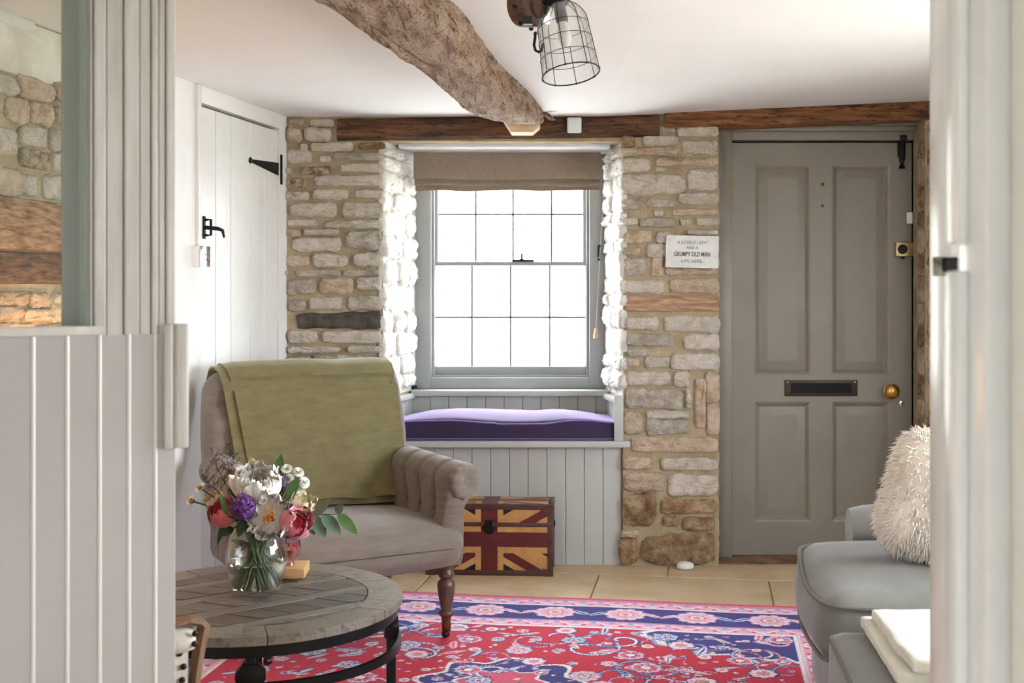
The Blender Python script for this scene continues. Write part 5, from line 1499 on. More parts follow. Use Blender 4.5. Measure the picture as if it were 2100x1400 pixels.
# olive throw over the back
M_OLIVE = mat('olive_wool', (124, 116, 80), 0.9, (112, 104, 70), 14, bump=0.35, bscale=120, sheen=0.7, sheen_tint=(240, 240, 220), stretch=(1, 1, 3), bdist=0.003)
th_ = thing('throw_blanket', 'olive green wool throw draped over the back of the armchair', 'blanket', tuple((WM[arm_c.name] @ M_BK @ Matrix.Translation((0, -0.1, 0.14))).translation), AR)
def drape(xl_t, xl_b, xr_t, xr_b, off, tb_, nx=34, seed=0.0, wr=1.0, back=0.30):
    path = [(back, 0.092), (0.45, 0.094), (0.56, 0.092), (0.615, 0.075), (0.648, 0.035), (0.655, 0.0), (0.648, -0.04), (0.625, -0.075), (0.57, -0.098), (0.48, -0.10), (0.38, -0.102), (0.28, -0.104), (0.20, -0.108)]
    path += [(lerp(0.20, tb_, k / 4), -0.110 - 0.003 * k) for k in range(1, 5)]
    # densify
    dense = []
    for i in range(len(path) - 1):
        for k in range(3): dense.append((lerp(path[i][0], path[i + 1][0], k / 3), lerp(path[i][1], path[i + 1][1], k / 3)))
    dense.append(path[-1])
    rows_o, rows_i = [], []
    N_ = len(dense)
    for i, (t, y) in enumerate(dense):
        f = i / (N_ - 1)
        g = max(0.0, (f - 0.4) / 0.6)
        xl, xr = lerp(xl_t, xl_b, g), lerp(xr_t, xr_b, g)
        ro, ri = [], []
        p_, n2 = dense[max(0, i - 1)], dense[min(N_ - 1, i + 1)]
        tg = Vector((n2[0] - p_[0], n2[1] - p_[1])).normalized(); nm = Vector((tg.y, -tg.x))   # (t, y)
        if nm.y > 0 and f > 0.5: nm = -nm
        if f <= 0.35 and nm.y < 0: nm = -nm
        if 0.3 < f < 0.5 and nm.x < 0: nm = -nm
        for k in range(nx + 1):
            u = k / nx; x = lerp(xl, xr, u)
            o_ = off + wr * (0.007 * nz(x * 6, f * 4, seed) + 0.014 * g * math.sin(x * 16 + f * 5 + seed) * nz(x * 4, f * 3, seed + 3))
            # diagonal pulls
            o_ += wr * 0.013 * g * (math.exp(-((u - 0.30 - 0.5 * f) / 0.07) ** 2) + 0.7 * math.exp(-((u - 0.95 + 0.45 * f) / 0.08) ** 2))
            if u > 0.97 or u < 0.03: o_ -= 0.004
            drop = 0.02 * g * nz(x * 5, 7 + seed) - 0.03 * g * u if f > 0.75 else 0
            b_ = M_BK @ Vector((x, y + nm.y * o_, t + nm.x * o_ + drop))
            ro.append(b_)
            o2 = o_ - 0.007
            ri.append(M_BK @ Vector((x, y + nm.y * o2, t + nm.x * o2 + drop)))
        rows_o.append(ro); rows_i.append(ri)
    # closed sheet: outer, hem, inner
    loop = [ro + ri[::-1] for ro, ri in zip(rows_o, rows_i)]
    mb = MB(); mb.grid(loop, cv=True)
    L_ = len(loop[0])
    for base_ in (0, (len(loop) - 1) * L_):
        for k in range(nx):
            mb.f.append([base_ + k, base_ + k + 1, base_ + L_ - 2 - k, base_ + L_ - 1 - k]); mb.m.append(0)
    mb.v = [tuple(WM[arm_c.name] @ Vector(p)) for p in mb.v]
    return mb
part('upper_layer', drape(-0.33, -0.21, 0.345, 0.37, 0.022, 0.13, seed=2.0), M_OLIVE, th_, world=True, smooth=70)
part('under_layer', drape(-0.36, -0.26, 0.33, 0.34, 0.010, 0.11, seed=8.0, wr=0.8), M_OLIVE, th_, world=True, smooth=70)

# ================================================================== SOFA
SA = math.radians(-7)
M_SOFA = mat('grey_velour', (122, 120, 114), 0.8, (112, 110, 104), 7, bump=0.15, bscale=200, sheen=0.3, sheen_tint=(235, 236, 245), bdist=0.002)
M_SOFAP = mat('grey_piping', (106, 105, 100), 0.8)
# local frame: x into the sofa (to the right), y away from the camera; origin at the near front corner of the seat cushion on the floor
SO = FL(1690, 1228, 0.47); SO = Vector((SO.x, SO.y, 0))
sofa = thing('sofa', 'grey upholstered sofa with piped seat cushion at the right', 'sofa', tuple(SO), SA)
def rrect_path(x0, y0, x1, y1, r, z, n=8, fn=None):
    pts = []
    for (cx_, cy_, a0) in ((x1 - r, y1 - r, 0), (x0 + r, y1 - r, 90), (x0 + r, y0 + r, 180), (x1 - r, y0 + r, 270)):
        for k in range(n + 1):
            a = math.radians(a0 + 90 * k / n); pts.append([cx_ + r * math.cos(a), cy_ + r * math.sin(a), z])
    outp = []
    for i in range(len(pts)):
        p, q_ = Vector(pts[i]), Vector(pts[(i + 1) % len(pts)])
        m_ = max(1, int((q_ - p).length / 0.04))
        for k in range(m_): outp.append(p.lerp(q_, k / m_))
    return [fn(Vector(p)) if fn else p for p in outp]
cw, cd, ch = 0.86, 0.66, 0.19
zc_ = 0.47 - ch / 2
def cush(q):
    # plump front edge with a soft droop at the near corner
    x, y = q.x / (cw / 2), q.y / (cd / 2)
    bul = 0.035 * (1 - y * y) if x < -0.6 else 0
    q.x -= bul * (1 - (q.z / (ch / 2)) ** 2 * 0.7)
    q.y -= (0.02 * (1 - x * x) * (1 - (q.z / (ch / 2)) ** 2)) if y < -0.6 else 0
    q.z += 0.012 * nz(q.x * 4, q.y * 4, 1.0) * (1 if q.z > 0 else 0)
    q.z += 0.03 * max(0, y) * (1 if q.z > 0 else 0.4)
    return q
mb = MB(); mb.pillow(cw / 2, cd / 2, ch / 2, 0.07, 0.035, 20, M=Matrix.Translation((cw / 2, cd / 2, zc_)), fn=cush)
sc1 = part('seat_cushion_pad', mb, M_SOFA, sofa, smooth=80)
for zz in (0.058, -0.058):
    pth = rrect_path(-cw / 2 + 0.006, -cd / 2 + 0.006, cw / 2 - 0.006, cd / 2 - 0.006, 0.05, zz, fn=cush)
    mb = MB(); mb.tube([Vector(p) + Vector((cw / 2, cd / 2, zc_ + (0.012 if zz > 0 else -0.012))) for p in pth], 0.006, 8, closed=True); part('piping', mb, M_SOFAP, sc1)
mb = MB(); mb.pillow(0.42, 0.40, 0.14, 0.03, 0, 8, M=Matrix.Translation((0.47, 0.37, 0.165))); part('base', mb, M_SOFA, sofa, smooth=80)
# far arm, set back from the cushion front, scroll topped
rows = []
for i in range(17):
    f = i / 16; x = 0.17 + 0.74 * f
    row = []
    for (y, z) in [(0.0, 0.03), (0.0, 0.3), (0.0, 0.46)] + [(0.075 - 0.095 * math.cos(PI * k / 10) , 0.50 + 0.085 * math.sin(PI * k / 10)) for k in range(11)] + [(0.15, 0.44), (0.15, 0.03)]:
        s_ = 0.9 if i == 0 else (0.97 if i == 1 else 1.0)
        row.append((x, 0.70 + 0.075 + (y - 0.075) * s_, 0.03 + (z - 0.03) * (0.97 if i == 0 else (0.99 if i == 1 else 1))))
    rows.append(row)
mb = MB(); mb.grid(rows, cv=True); n_ = len(rows[0]); mb.f.append(list(range(n_))); mb.m.append(0); mb.f.append(list(range(16 * n_, 17 * n_))); mb.m.append(0)
part('arm', mb, M_SOFA, sofa, smooth=60)
mb = MB(); mb.pillow(0.11, 0.43, 0.26, 0.06, 0, 10, M=Matrix.Translation((0.86, 0.42, 0.60)) @ Matrix.Rotation(0.15, 4, 'Y')); part('backrest', mb, M_SOFA, sofa, smooth=80)
for (x, y) in ((0.1, 0.03), (0.1, 0.70), (0.83, 0.03), (0.83, 0.70)):
    mb = MB(); mb.lathe([(0.018, 0.010), (0.026, 0.045)], 12, M=Matrix.Translation((x, y, 0))); part('foot', mb, M_TURN, sofa)
# fluffy pillow
fc = P(1955, 1020, 3.42)
fz = thing('fluffy_pillow', 'cream shaggy fur pillow leaning on the sofa', 'pillow', (fc.x + 0.0, fc.y, 0.50), SA)
Mf = Matrix.Translation((0.02, 0, 0.165)) @ Matrix.Rotation(0.28, 4, 'Y') @ Matrix.Rotation(-0.25, 4, 'Z')
M_FUR = mat('cream_fur', (255, 245, 234), 0.9, (252, 236, 222), 8, sheen=0.4, sub=0.4)
def furfn(q): return q
pb = MB(); pb.pillow(0.20, 0.085, 0.172, 0.085, 0.0, 14, M=Mf)
part('pad', pb, M_FUR, fz, smooth=80)
rf = random.Random(8); hair = MB()
cen = Mf @ Vector((0, 0, 0))
faces_ = list(pb.f); vv = [Vector(p) for p in pb.v]
areas = []
for f in faces_:
    a_ = (vv[f[1]] - vv[f[0]]).cross(vv[f[3]] - vv[f[0]]).length; areas.append(a_)
cum = np.cumsum(areas); tot = cum[-1]
for k in range(5200):
    f = faces_[int(np.searchsorted(cum, rf.random() * tot))]
    u, v = rf.random(), rf.random()
    p = (vv[f[0]] * (1 - u) + vv[f[1]] * u) * (1 - v) + (vv[f[3]] * (1 - u) + vv[f[2]] * u) * v
    n_ = (vv[f[1]] - vv[f[0]]).cross(vv[f[3]] - vv[f[0]])
    if n_.length < 1e-9: continue
    n_.normalize()
    if n_.dot(p - cen) < 0: n_ = -n_
    L_ = rf.uniform(0.022, 0.036)
    d0 = (n_ + Vector((rf.uniform(-.4, .4), rf.uniform(-.4, .4), rf.uniform(-.5, .2)))).normalized()
    d1_ = (d0 + Vector((rf.uniform(-.3, .3), rf.uniform(-.3, .3), -0.7))).normalized()
    w = rf.uniform(0.0022, 0.0036)
    s_ = d0.orthogonal().normalized() * w; s2 = d0.cross(s_).normalized() * w
    a0 = p - n_ * 0.004; a1 = p + d0 * L_ * 0.55; a2 = a1 + d1_ * L_ * 0.5
    ring0 = [a0 + s_, a0 - s_ * 0.5 + s2 * 0.87, a0 - s_ * 0.5 - s2 * 0.87]; ring1 = [a1 + s_ * 0.9, a1 - s_ * 0.45 + s2 * 0.78, a1 - s_ * 0.45 - s2 * 0.78]
    hair.add(ring0 + ring1 + [a2], [(0, 1, 4, 3), (1, 2, 5, 4), (2, 0, 3, 5), (3, 4, 6), (4, 5, 6), (5, 3, 6)])
part('fur', hair, M_FUR, fz, smooth=180, recalc=False, kind='stuff')
# footstool with the cream throw
FO = FL(1697, 1287, 0.47); FO = Vector((FO.x, FO.y, 0))
fs_ = thing('footstool', 'grey upholstered footstool with piped edge at the lower right corner', 'footstool', tuple(FO - Matrix.Rotation(SA, 3, 'Z') @ Vector((0, 0.60, 0))), SA)
fwid, fdep = 0.62, 0.60
mb = MB(); mb.pillow(fwid / 2, fdep / 2, 0.20, 0.03, 0.012, 14, M=Matrix.Translation((fwid / 2, fdep / 2, 0.268))); ft = part('body', mb, M_SOFA, fs_, smooth=80)
pth = rrect_path(0.004, 0.004, fwid - 0.004, fdep - 0.004, 0.03, 0.452)
mb = MB(); mb.tube(pth, 0.006, 8, closed=True); part('piping', mb, M_SOFAP, ft)
for (x, y) in ((0.06, 0.06), (fwid - 0.06, 0.06), (0.06, fdep - 0.06), (fwid - 0.06, fdep - 0.06)):
    mb = MB(); mb.lathe([(0.018, RUG_Z + 0.0005), (0.024, 0.075)], 12, M=Matrix.Translation((x, y, 0))); part('foot', mb, M_TURN, fs_)
M_CREAMW = mat('cream_wool', (222, 216, 202), 0.95, (208, 201, 184), 20, bump=0.6, bscale=180, sheen=0.4, bdist=0.004)
ct = thing('folded_throw', 'folded cream wool throw lying on the footstool', 'blanket', tuple(WM[fs_.name] @ Vector((0.36, 0.40, 0.482))), SA)
for (x0, y0, x1, y1, z0, z1, sd) in ((0.075, 0.16, 0.60, 0.585, 0.000, 0.022, 1), (0.10, 0.15, 0.60, 0.56, 0.024, 0.048, 2)):
    def tf(q, sd=sd):
        q.z += 0.006 * nz(q.x * 9, q.y * 9, sd) + 0.003 * nz(q.x * 26, q.y * 26, sd)
        q.x += 0.008 * nz(q.y * 9, sd, 2.0); q.y += 0.008 * nz(q.x * 9, sd + 5, 1.0)
        return q
    mb = MB(); mb.pillow((x1 - x0) / 2, (y1 - y0) / 2, (z1 - z0) / 2 + 0.002, 0.008, 0.0, 18, M=Matrix.Translation(((x0 + x1) / 2 - 0.36, (y0 + y1) / 2 - 0.40, (z0 + z1) / 2 + 0.002)) @ Matrix.Rotation(0.02 * sd, 4, 'Z'), fn=tf)
    part('fold', mb, M_CREAMW, ct, smooth=80)

# ================================================================== STUDDED CHAIR at the lower left
YC = 2.42
kr = P(437, 1268, YC)
sc0 = thing('studded_chair', 'cream upholstered chair with nail studs and carved wooden frame, back view', 'chair', (kr.x - 0.262 * math.cos(0.5), YC - 0.262 * math.sin(0.5), 0), 0.5)
HT_ = kr.z
M_CRL = mat('cream_linen', (214, 206, 196), 0.85, (202, 193, 182), 20, bump=0.3, bscale=200)
M_CARV = mat('limed_oak', (150, 112, 82), 0.55, (108, 76, 54), 10, bump=0.3, stretch=(5, 5, 1))
W2 = 0.265
def backline(z):   # half width of the back at a height
    f = (HT_ - z) / 0.25
    return W2 - 0.004 - 0.012 * math.sin(min(1, f) * PI * 0.9) - 0.020 * min(1, f)
# padded roll at the top, flat panel below
rows = []
for i in range(25):
    f = i / 24; x = -0.225 + 0.45 * f
    row = []
    for k in range(14):
        a = 2 * PI * k / 14
        e = (1 - abs(2 * f - 1) ** 6) ** 0.5 * 0.25 + 0.75
        row.append((x, 0.015 + 0.040 * e * math.cos(a), HT_ - 0.036 + 0.030 * e * math.sin(a)))
    rows.append(row)
mb = MB(); mb.grid(rows, cv=True); mb.f.append(list(range(14))); mb.m.append(0); mb.f.append(list(range(24 * 14, 25 * 14))); mb.m.append(0)
part('back_roll', mb, M_CRL, sc0, smooth=80)
mb = MB(); mb.box(-0.215, -0.004, 0.30, 0.215, 0.05, HT_ - 0.045); part('back_panel', mb, M_CRL, sc0, bevel=0.01)
pathR = []
for k in range(15):
    z = HT_ - 0.012 - (HT_ - 0.30) * k / 14
    pathR.append((backline(z) - 0.012, 0.012, z))
for sg_ in (-1, 1):
    pth = [(sg_ * 0.185, 0.012, HT_ - 0.004), (sg_ * 0.215, 0.012, HT_ + 0.002), (sg_ * 0.238, 0.012, HT_ - 0.004)] + [(sg_ * p[0], p[1], p[2]) for p in pathR]
    rows = []
    for i, p in enumerate(pth):
        t = Vector(pth[min(i + 1, len(pth) - 1)]) - Vector(pth[max(i - 1, 0)]); t.normalize(); n_ = Vector((t.z, 0, -t.x)) 
        w = 0.005 + 0.004 * min(1, i / 3)
        c_ = Vector(p); rows.append([c_ + n_ * w + Vector((0, -0.016, 0)), c_ + n_ * w * 0.3 + Vector((0, -0.021, 0)), c_ - n_ * w + Vector((0, -0.016, 0)), c_ - n_ * w + Vector((0, 0.012, 0)), c_ + n_ * w + Vector((0, 0.012, 0))])
    mb = MB(); mb.grid(rows, cv=True); mb.f.append([0, 1, 2, 3, 4]); mb.m.append(0); e_ = 5 * (len(pth) - 1); mb.f.append([e_ + q_ for q_ in range(5)]); mb.m.append(0)
    part('frame_rail', mb, M_CARV, sc0, smooth=50)
mb = MB(); mb.pillow(0.235, 0.22, 0.05, 0.035, 0.02, 12, M=Matrix.Translation((0, 0.245, 0.36))); part('seat', mb, M_CRL, sc0, smooth=80)
mb = MB(); mb.box(-0.22, 0.0, 0.27, 0.22, 0.45, 0.315); part('seat_frame', mb, M_CARV, sc0, bevel=0.006)
for (x, y, s_) in ((-0.2, 0.03, -1), (0.2, 0.03, 1), (-0.2, 0.42, -1), (0.2, 0.42, 1)):
    mb = MB(); mb.tube([(x, y, 0.29), (x, y, 0.15), (x * 1.04, y, 0.0 if y < 0.3 else 0.0)], [0.022, 0.017, 0.012], 10); part('leg', mb, M_CARV, sc0)
stud = MB(); stud.sphere((0, 0, 0), 0.0065, 10, 6, sc=(1, 0.55, 1)); stud_me = stud.mesh('stud', smooth=80)
M_STUD = mat('dark_bronze_stud', (58, 50, 42), 0.35, metal=0.8)
zst = HT_ - 0.062
for k in range(16): put('stud', stud_me, M_STUD, sc0, Matrix.Translation((-0.195 + 0.026 * k, -0.006, zst + (0.004 if k > 13 else 0))))
for sg_ in (-1, 1):
    for k in range(8):
        z = HT_ - 0.085 - 0.026 * k; put('stud', stud_me, M_STUD, sc0, Matrix.Translation((sg_ * (0.203 - 0.006 * math.sin(k * 0.5)), -0.006, z)))
    for k in range(2): put('stud', stud_me, M_STUD, sc0, Matrix.Translation((sg_ * 0.222, -0.018, HT_ - 0.02 - 0.02 * k)))

# ================================================================== CAGED CEILING LAMP
YL = 3.1
lamp = thing('ceiling_lamp', 'caged glass lamp hanging from a round wooden block on the ceiling', 'lamp', tuple(P(1110, -40, YL)))
M_WBLK = mat('stained_block', (104, 72, 52), 0.55, (62, 42, 30), 7, bump=0.3, stretch=(4, 4, 12))
wc = P(1084, 8, YL)
wax_ = Vector((0.80, -0.58, -0.12)).normalized()
Mw = Matrix.Translation(wc) @ rot_to(wax_)
mb = MB(); mb.lathe([(0.050, -0.032), (0.058, -0.024), (0.060, 0.0), (0.058, 0.022), (0.050, 0.030)], 40, M=Mw); blk = part('wooden_block', mb, M_WBLK, lamp, world=True, bevel=0.002, seg=1, smooth=40)
mb = MB(); mb.lathe([(0.036, 0.030), (0.036, 0.042), (0.030, 0.046)], 24, M=Mw); part('face_plate', mb, M_WBLK, blk, world=True)
for k in range(8):
    a = 2 * PI * k / 8 + 0.3
    p = Mw @ Vector((0.057 * math.cos(a), 0.057 * math.sin(a), 0.002)); d = (Mw.to_3x3() @ Vector((math.cos(a), math.sin(a), 0)))
    mb = MB(); mb.lathe([(0.006, 0.0), (0.006, 0.008), (0.003, 0.010)], 8, M=Matrix.Translation(p) @ rot_to(d)); part('bolt', mb, M_IRON, blk, world=True)
mb = MB(); mb.box(-0.012, -0.008, -0.010, 0.012, 0.008, 0.010, M=Matrix.Translation(P(1082, 42, YL - 0.06))); part('cable_clip', mb, M_IRON, blk, world=True)
mb = MB(); mb.box(wc.x - 0.03, wc.y - 0.02, CEIL - 0.02, wc.x + 0.05, wc.y + 0.03, CEIL); part('ceiling_plate', mb, M_WBLK, lamp, world=True, bevel=0.003)
# shade frame: axis from the cap down to the open ring
top, bot_ = P(1146, 4, YL - 0.02), P(1171, 152, YL - 0.06)
axl = (bot_ - top); LL = axl.length; axl.normalize()
Msh = Matrix.Translation(top) @ rot_to(axl, (0, 1, 0))
def shade_r(z):
    f = z / LL
    if f < 0.32: return 0.020 + 0.042 * math.sin(PI / 2 * f / 0.32) ** 0.75
    return 0.062 + 0.008 * (f - 0.32) / 0.68
prof = [(shade_r(LL * k / 24), LL * k / 24) for k in range(25)]
inn_ = [(r_ - 0.0015, z_) for (r_, z_) in prof[::-1]]
mb = MB(); mb.lathe(prof + inn_, 40, M=Msh, cap=False); part('glass_shade', mb, M_CLEAR, lamp, world=True, smooth=60)
mb = MB(); mb.lathe([(0.010, -0.05), (0.024, -0.045), (0.027, -0.03), (0.027, 0.002), (0.022, 0.008)], 24, M=Msh); part('cap', mb, M_IRON, lamp, world=True)
mb = MB(); mb.lathe([(0.014, 0.004), (0.015, 0.02), (0.016, 0.05), (0.013, 0.058)], 18, M=Msh); part('bulb_holder', mb, mat('grey_holder', (92, 92, 94), 0.4), lamp, world=True)
mb = MB(); mb.lathe([(0.012, 0.058), (0.013, 0.064), (0.016, 0.085), (0.0165, 0.10), (0.012, 0.118), (0.0, 0.124)], 20, M=Msh, cap=False); part('bulb', mb, mat('frosted_bulb', (214, 212, 208), 0.5), lamp, world=True, smooth=60)
cage = MB()
for k in range(8):
    a = 2 * PI * k / 8 + 0.2
    cage.tube([Msh @ Vector(((shade_r(LL * f) + 0.0022) * math.cos(a), (shade_r(LL * f) + 0.0022) * math.sin(a), LL * f)) for f in [i / 16 for i in range(17)]], 0.0011, 5)
for f in (0.36, 0.56, 0.78):
    cage.tube([Msh @ Vector(((shade_r(LL * f) + 0.003) * math.cos(2 * PI * i / 40), (shade_r(LL * f) + 0.003) * math.sin(2 * PI * i / 40), LL * f)) for i in range(40)], 0.0009, 5, closed=True)
cage.tube([Msh @ Vector((0.0725 * math.cos(2 * PI * i / 48), 0.0725 * math.sin(2 * PI * i / 48), LL)) for i in range(48)], 0.0018, 6, closed=True)
for k in range(8):
    a = 2 * PI * k / 8 + 0.2
    cage.sphere(tuple(Msh @ Vector((0.0725 * math.cos(a), 0.0725 * math.sin(a), LL))), 0.003, 8, 6)
part('wire_cage', cage, M_IRON, lamp, world=True, smooth=60)
mb = MB(); mb.tube([P(1098, 66, YL - 0.03), P(1097, 80, YL - 0.03), P(1095, 92, YL - 0.03), P(1098, 103, YL - 0.03), P(1105, 107, YL - 0.03), P(1110, 104, YL - 0.03), P(1114, 90, YL - 0.02)], 0.0036, 8); mb.lathe([(0.006, 0), (0.003, 0.006)], 8, M=Matrix.Translation(P(1098, 70, YL - 0.03)))
part('hook', mb, M_IRON, lamp, world=True, smooth=60)
mb = MB(); mb.tube([P(1126, -30, YL), P(1123, 5, YL - 0.02), P(1118, 28, YL - 0.02)], 0.003, 6); mb.tube([wc + wax_ * 0.045, P(1118, -18, YL - 0.01), Msh @ Vector((0, 0, -0.045))], 0.008, 8); part('arm', mb, M_IRON, lamp, world=True)

# ================================================================== FLOWERS
G_DARK = mat('dark_leaf', (56, 82, 48), 0.5, (40, 62, 36), 20); G_MID = mat('green_leaf', (86, 118, 62), 0.5, (66, 96, 48), 20)
G_EUC = mat('eucalyptus_leaf', (108, 134, 110), 0.6, (84, 112, 88), 12); G_STEM = mat('green_stem', (92, 112, 64), 0.5, (66, 88, 48), 25)
def petal_m(name, c1, c2): return mat(name, c1, 0.55, c2, 25, sub=0.45, sheen=0.3)
P_WHITE = petal_m('white_petal', (255, 252, 247), (253, 244, 236)); P_PINK = petal_m('pink_petal', (242, 164, 174), (232, 130, 148)); P_CORAL = petal_m('coral_petal', (232, 128, 134), (214, 92, 104)); P_DEEP = petal_m('deep_pink_petal', (214, 60, 88), (190, 40, 72)); P_CREAM = petal_m('cream_petal', (244, 234, 206), (234, 220, 184))
P_PURP = petal_m('purple_floret', (122, 56, 150), (94, 36, 124)); M_STAM = mat('orange_stamen', (226, 150, 40), 0.6, (206, 120, 24), 60)
def stem_to_vase(p, k, parent):
    """a stem from the flower through the neck to the vase floor"""
    a = 2.399 * k
    d = Vector((p.x - VC.x, p.y - VC.y, 0)); dl = min(1.0, d.length / 0.10)
    dn = d.normalized() if d.length > 1e-4 else Vector((0, 0, 0))
    neck = Vector((VC.x, VC.y, VZ + 0.188)) + dn * 0.034 * dl + Vector((0.012 * math.cos(a), 0.012 * math.sin(a), 0))
    foot = Vector((VC.x, VC.y, VZ + 0.018)) - dn * 0.034 + Vector((0.018 * math.cos(a), 0.018 * math.sin(a), 0))
    mid = p.lerp(neck, 0.55); mid.z += 0.006
    mb = MB(); mb.tube([p, mid, neck, neck.lerp(foot, 0.5), foot], 0.0026, 6)
    part('stem', mb, G_STEM, parent, world=True)
def leaf_mb(L_, W_, fold=0.25, curl_=0.3):
    """leaf along +x, blade facing +z"""
    mb = MB(); top_ = []
    for i in range(9):
        f = i / 8; w = W_ * (math.sin(PI * f ** 0.8) ** 0.8) if 0 < f < 1 else 0.0004
        z = -curl_ * L_ * f * f
        top_.append([(L_ * f, -w, z + fold * w), (L_ * f, 0, z), (L_ * f, w, z + fold * w)])
    lo = [[(p[0], p[1], p[2] - 0.0008) for p in r] for r in top_]
    mb.grid([t + l[::-1] for t, l in zip(top_, lo)], cv=True)
    return mb
def add_leaf(parent, base, dirn, L_, W_, m, up=(0, -0.6, 0.8), fold=0.25, curl_=0.3, name='leaf'):
    x = Vector(dirn).normalized(); u = Vector(up); z = (u - x * u.dot(x)).normalized(); y = z.cross(x)
    M = Matrix((x, y, z)).transposed().to_4x4(); M.translation = base
    mb = leaf_mb(L_, W_, fold, curl_); mb.v = [tuple(M @ Vector(p)) for p in mb.v]
    return part(name, mb, m, parent, world=True, smooth=60)
def petal_mb(Rl, amax, half, seed, ruffle=0.05, a0=0.15):
    """a petal as a patch of a sphere of radius Rl, its foot at the pole (-z)"""
    outer, inner = [], []
    for i in range(8):
        f = i / 7; al = a0 + (amax - a0) * f
        ro, ri = [], []
        wid = half * (0.35 + 0.65 * math.sin(PI * min(1.0, 0.12 + f * 0.72)))
        for j in range(9):
            v = j / 4 - 1
            aa = al - 0.22 * (v * v) * f * (amax - a0)
            b_ = v * wid
            r = Rl * (1 + ruffle * f * f * math.sin(v * 5 + seed) + ruffle * 0.8 * f ** 3 * math.sin(v * 11 + seed * 2))
            if f == 1: aa += 0.10 * math.sin(v * 9 + seed * 3)
            s_ = max(0.18, math.sin(aa))
            p = Vector((r * math.sin(aa) * math.cos(b_ ), r * math.sin(aa) * math.sin(b_), -r * math.cos(aa)))
            ro.append(p); ri.append(p * (1 - 0.0012 / Rl))
        outer.append(ro); inner.append(ri)
    mb = MB(); mb.grid([o + i_[::-1] for o, i_ in zip(outer, inner)], cv=True)
    return mb
def peony(name, label, px, py, Y, Rpx, axis, m, mi, n=22, open_=(1.0, 2.2), inner=0.35, k=0, group=None, stamens=False, seed=0, half=0.75, ruffle=0.06):
    c = P(px, py, Y); R = Rpx * Y / FPX
    ax_ = Vector(axis).normalized()
    Mx = Matrix.Translation(c) @ rot_to(ax_)
    base = c - ax_ * R * 0.95
    t = thing(name, label, 'flower', tuple(base), 0, group)
    rp = random.Random(seed)
    for i in range(n):
        f = (i + 0.5) / n
        Rl = R * lerp(inner, 1.0, f ** 0.8)
        amax = lerp(open_[1], open_[0], f ** 1.2) + rp.uniform(-0.12, 0.12)
        mb = petal_mb(Rl, amax, half * rp.uniform(0.85, 1.15), rp.uniform(0, 9), ruffle)
        # keep the petal feet together at the base
        sh = -(R - Rl) * 0.55
        Mp = Mx @ Matrix.Translation((0, 0, sh)) @ Matrix.Rotation(i * 2.39996 + rp.uniform(-0.2, 0.2), 4, 'Z')
        mb.v = [tuple(Mp @ Vector(p)) for p in mb.v]
        part('petal', mb, (mi if (mi is not None and f < 0.26) else m), t, world=True, smooth=80)
    if stamens:
        mb = MB()
        for i in range(70):
            a = rp.uniform(0, 2 * PI); r = R * 0.30 * rp.random() ** 0.5
            p0 = Mx @ Vector((r * 0.4 * math.cos(a), r * 0.4 * math.sin(a), -R * 0.5)); p1 = Mx @ Vector((r * math.cos(a), r * math.sin(a), R * rp.uniform(0.05, 0.22)))
            mb.tube([p0, p1], 0.0006, 4); mb.sphere(tuple(p1), 0.0022, 6, 4)
        part('stamens', mb, M_STAM, t, world=True, kind='stuff')
    for q_ in range(3):
        d = Mx.to_3x3() @ Vector((math.cos(q_ * 2.1 + seed), math.sin(q_ * 2.1 + seed), 0.2)); add_leaf(t, base + d * 0.003, d, R * 0.8, R * 0.22, G_MID, up=tuple(-ax_), name='sepal')
    stem_to_vase(base + ax_ * 0.004, k, t)
    return t
Yf = VC.y
GP = 'cut flowers in the glass vase'
peony('peony', 'large white peony at the top of the flower vase', 527, 984, Yf - 0.02, 53, (0.05, -0.35, 0.9), P_WHITE, P_WHITE, 40, (1.95, 2.45), 0.34, 1, GP, seed=2, half=0.66, ruffle=0.09)
peony('peony', 'open white peony with orange stamens at the front of the vase', 552, 1058, Yf - 0.09, 50, (0.05, -0.93, 0.30), P_WHITE, P_WHITE, 22, (1.85, 1.45), 0.66, 2, GP, stamens=True, seed=5, half=0.62, ruffle=0.10)
peony('peony', 'coral pink peony bud on the left side of the vase', 455, 1050, Yf - 0.05, 33, (-0.45, -0.45, 0.75), P_CORAL, P_CORAL, 15, (2.3, 2.5), 0.5, 3, GP, seed=7, half=0.85, ruffle=0.03)
peony('peony', 'pink peony with deep red heart on the right side of the vase', 610, 1071, Yf - 0.065, 38, (0.62, -0.68, 0.35), P_PINK, P_DEEP, 18, (2.3, 2.5), 0.42, 4, GP, seed=9, half=0.85, ruffle=0.03)
peony('rose', 'cream rose at the right above the pink peony', 625, 1024, Yf - 0.02, 29, (0.45, -0.5, 0.75), P_CREAM, P_CREAM, 16, (1.9, 2.4), 0.3, 5, GP, seed=12, half=0.8, ruffle=0.04)
peony('rose', 'cream rose half hidden at the left behind the coral peony', 436, 1020, Yf + 0.0, 24, (-0.5, -0.4, 0.75), P_CREAM, P_CREAM, 14, (1.9, 2.4), 0.3, 6, GP, seed=13, half=0.8, ruffle=0.04)
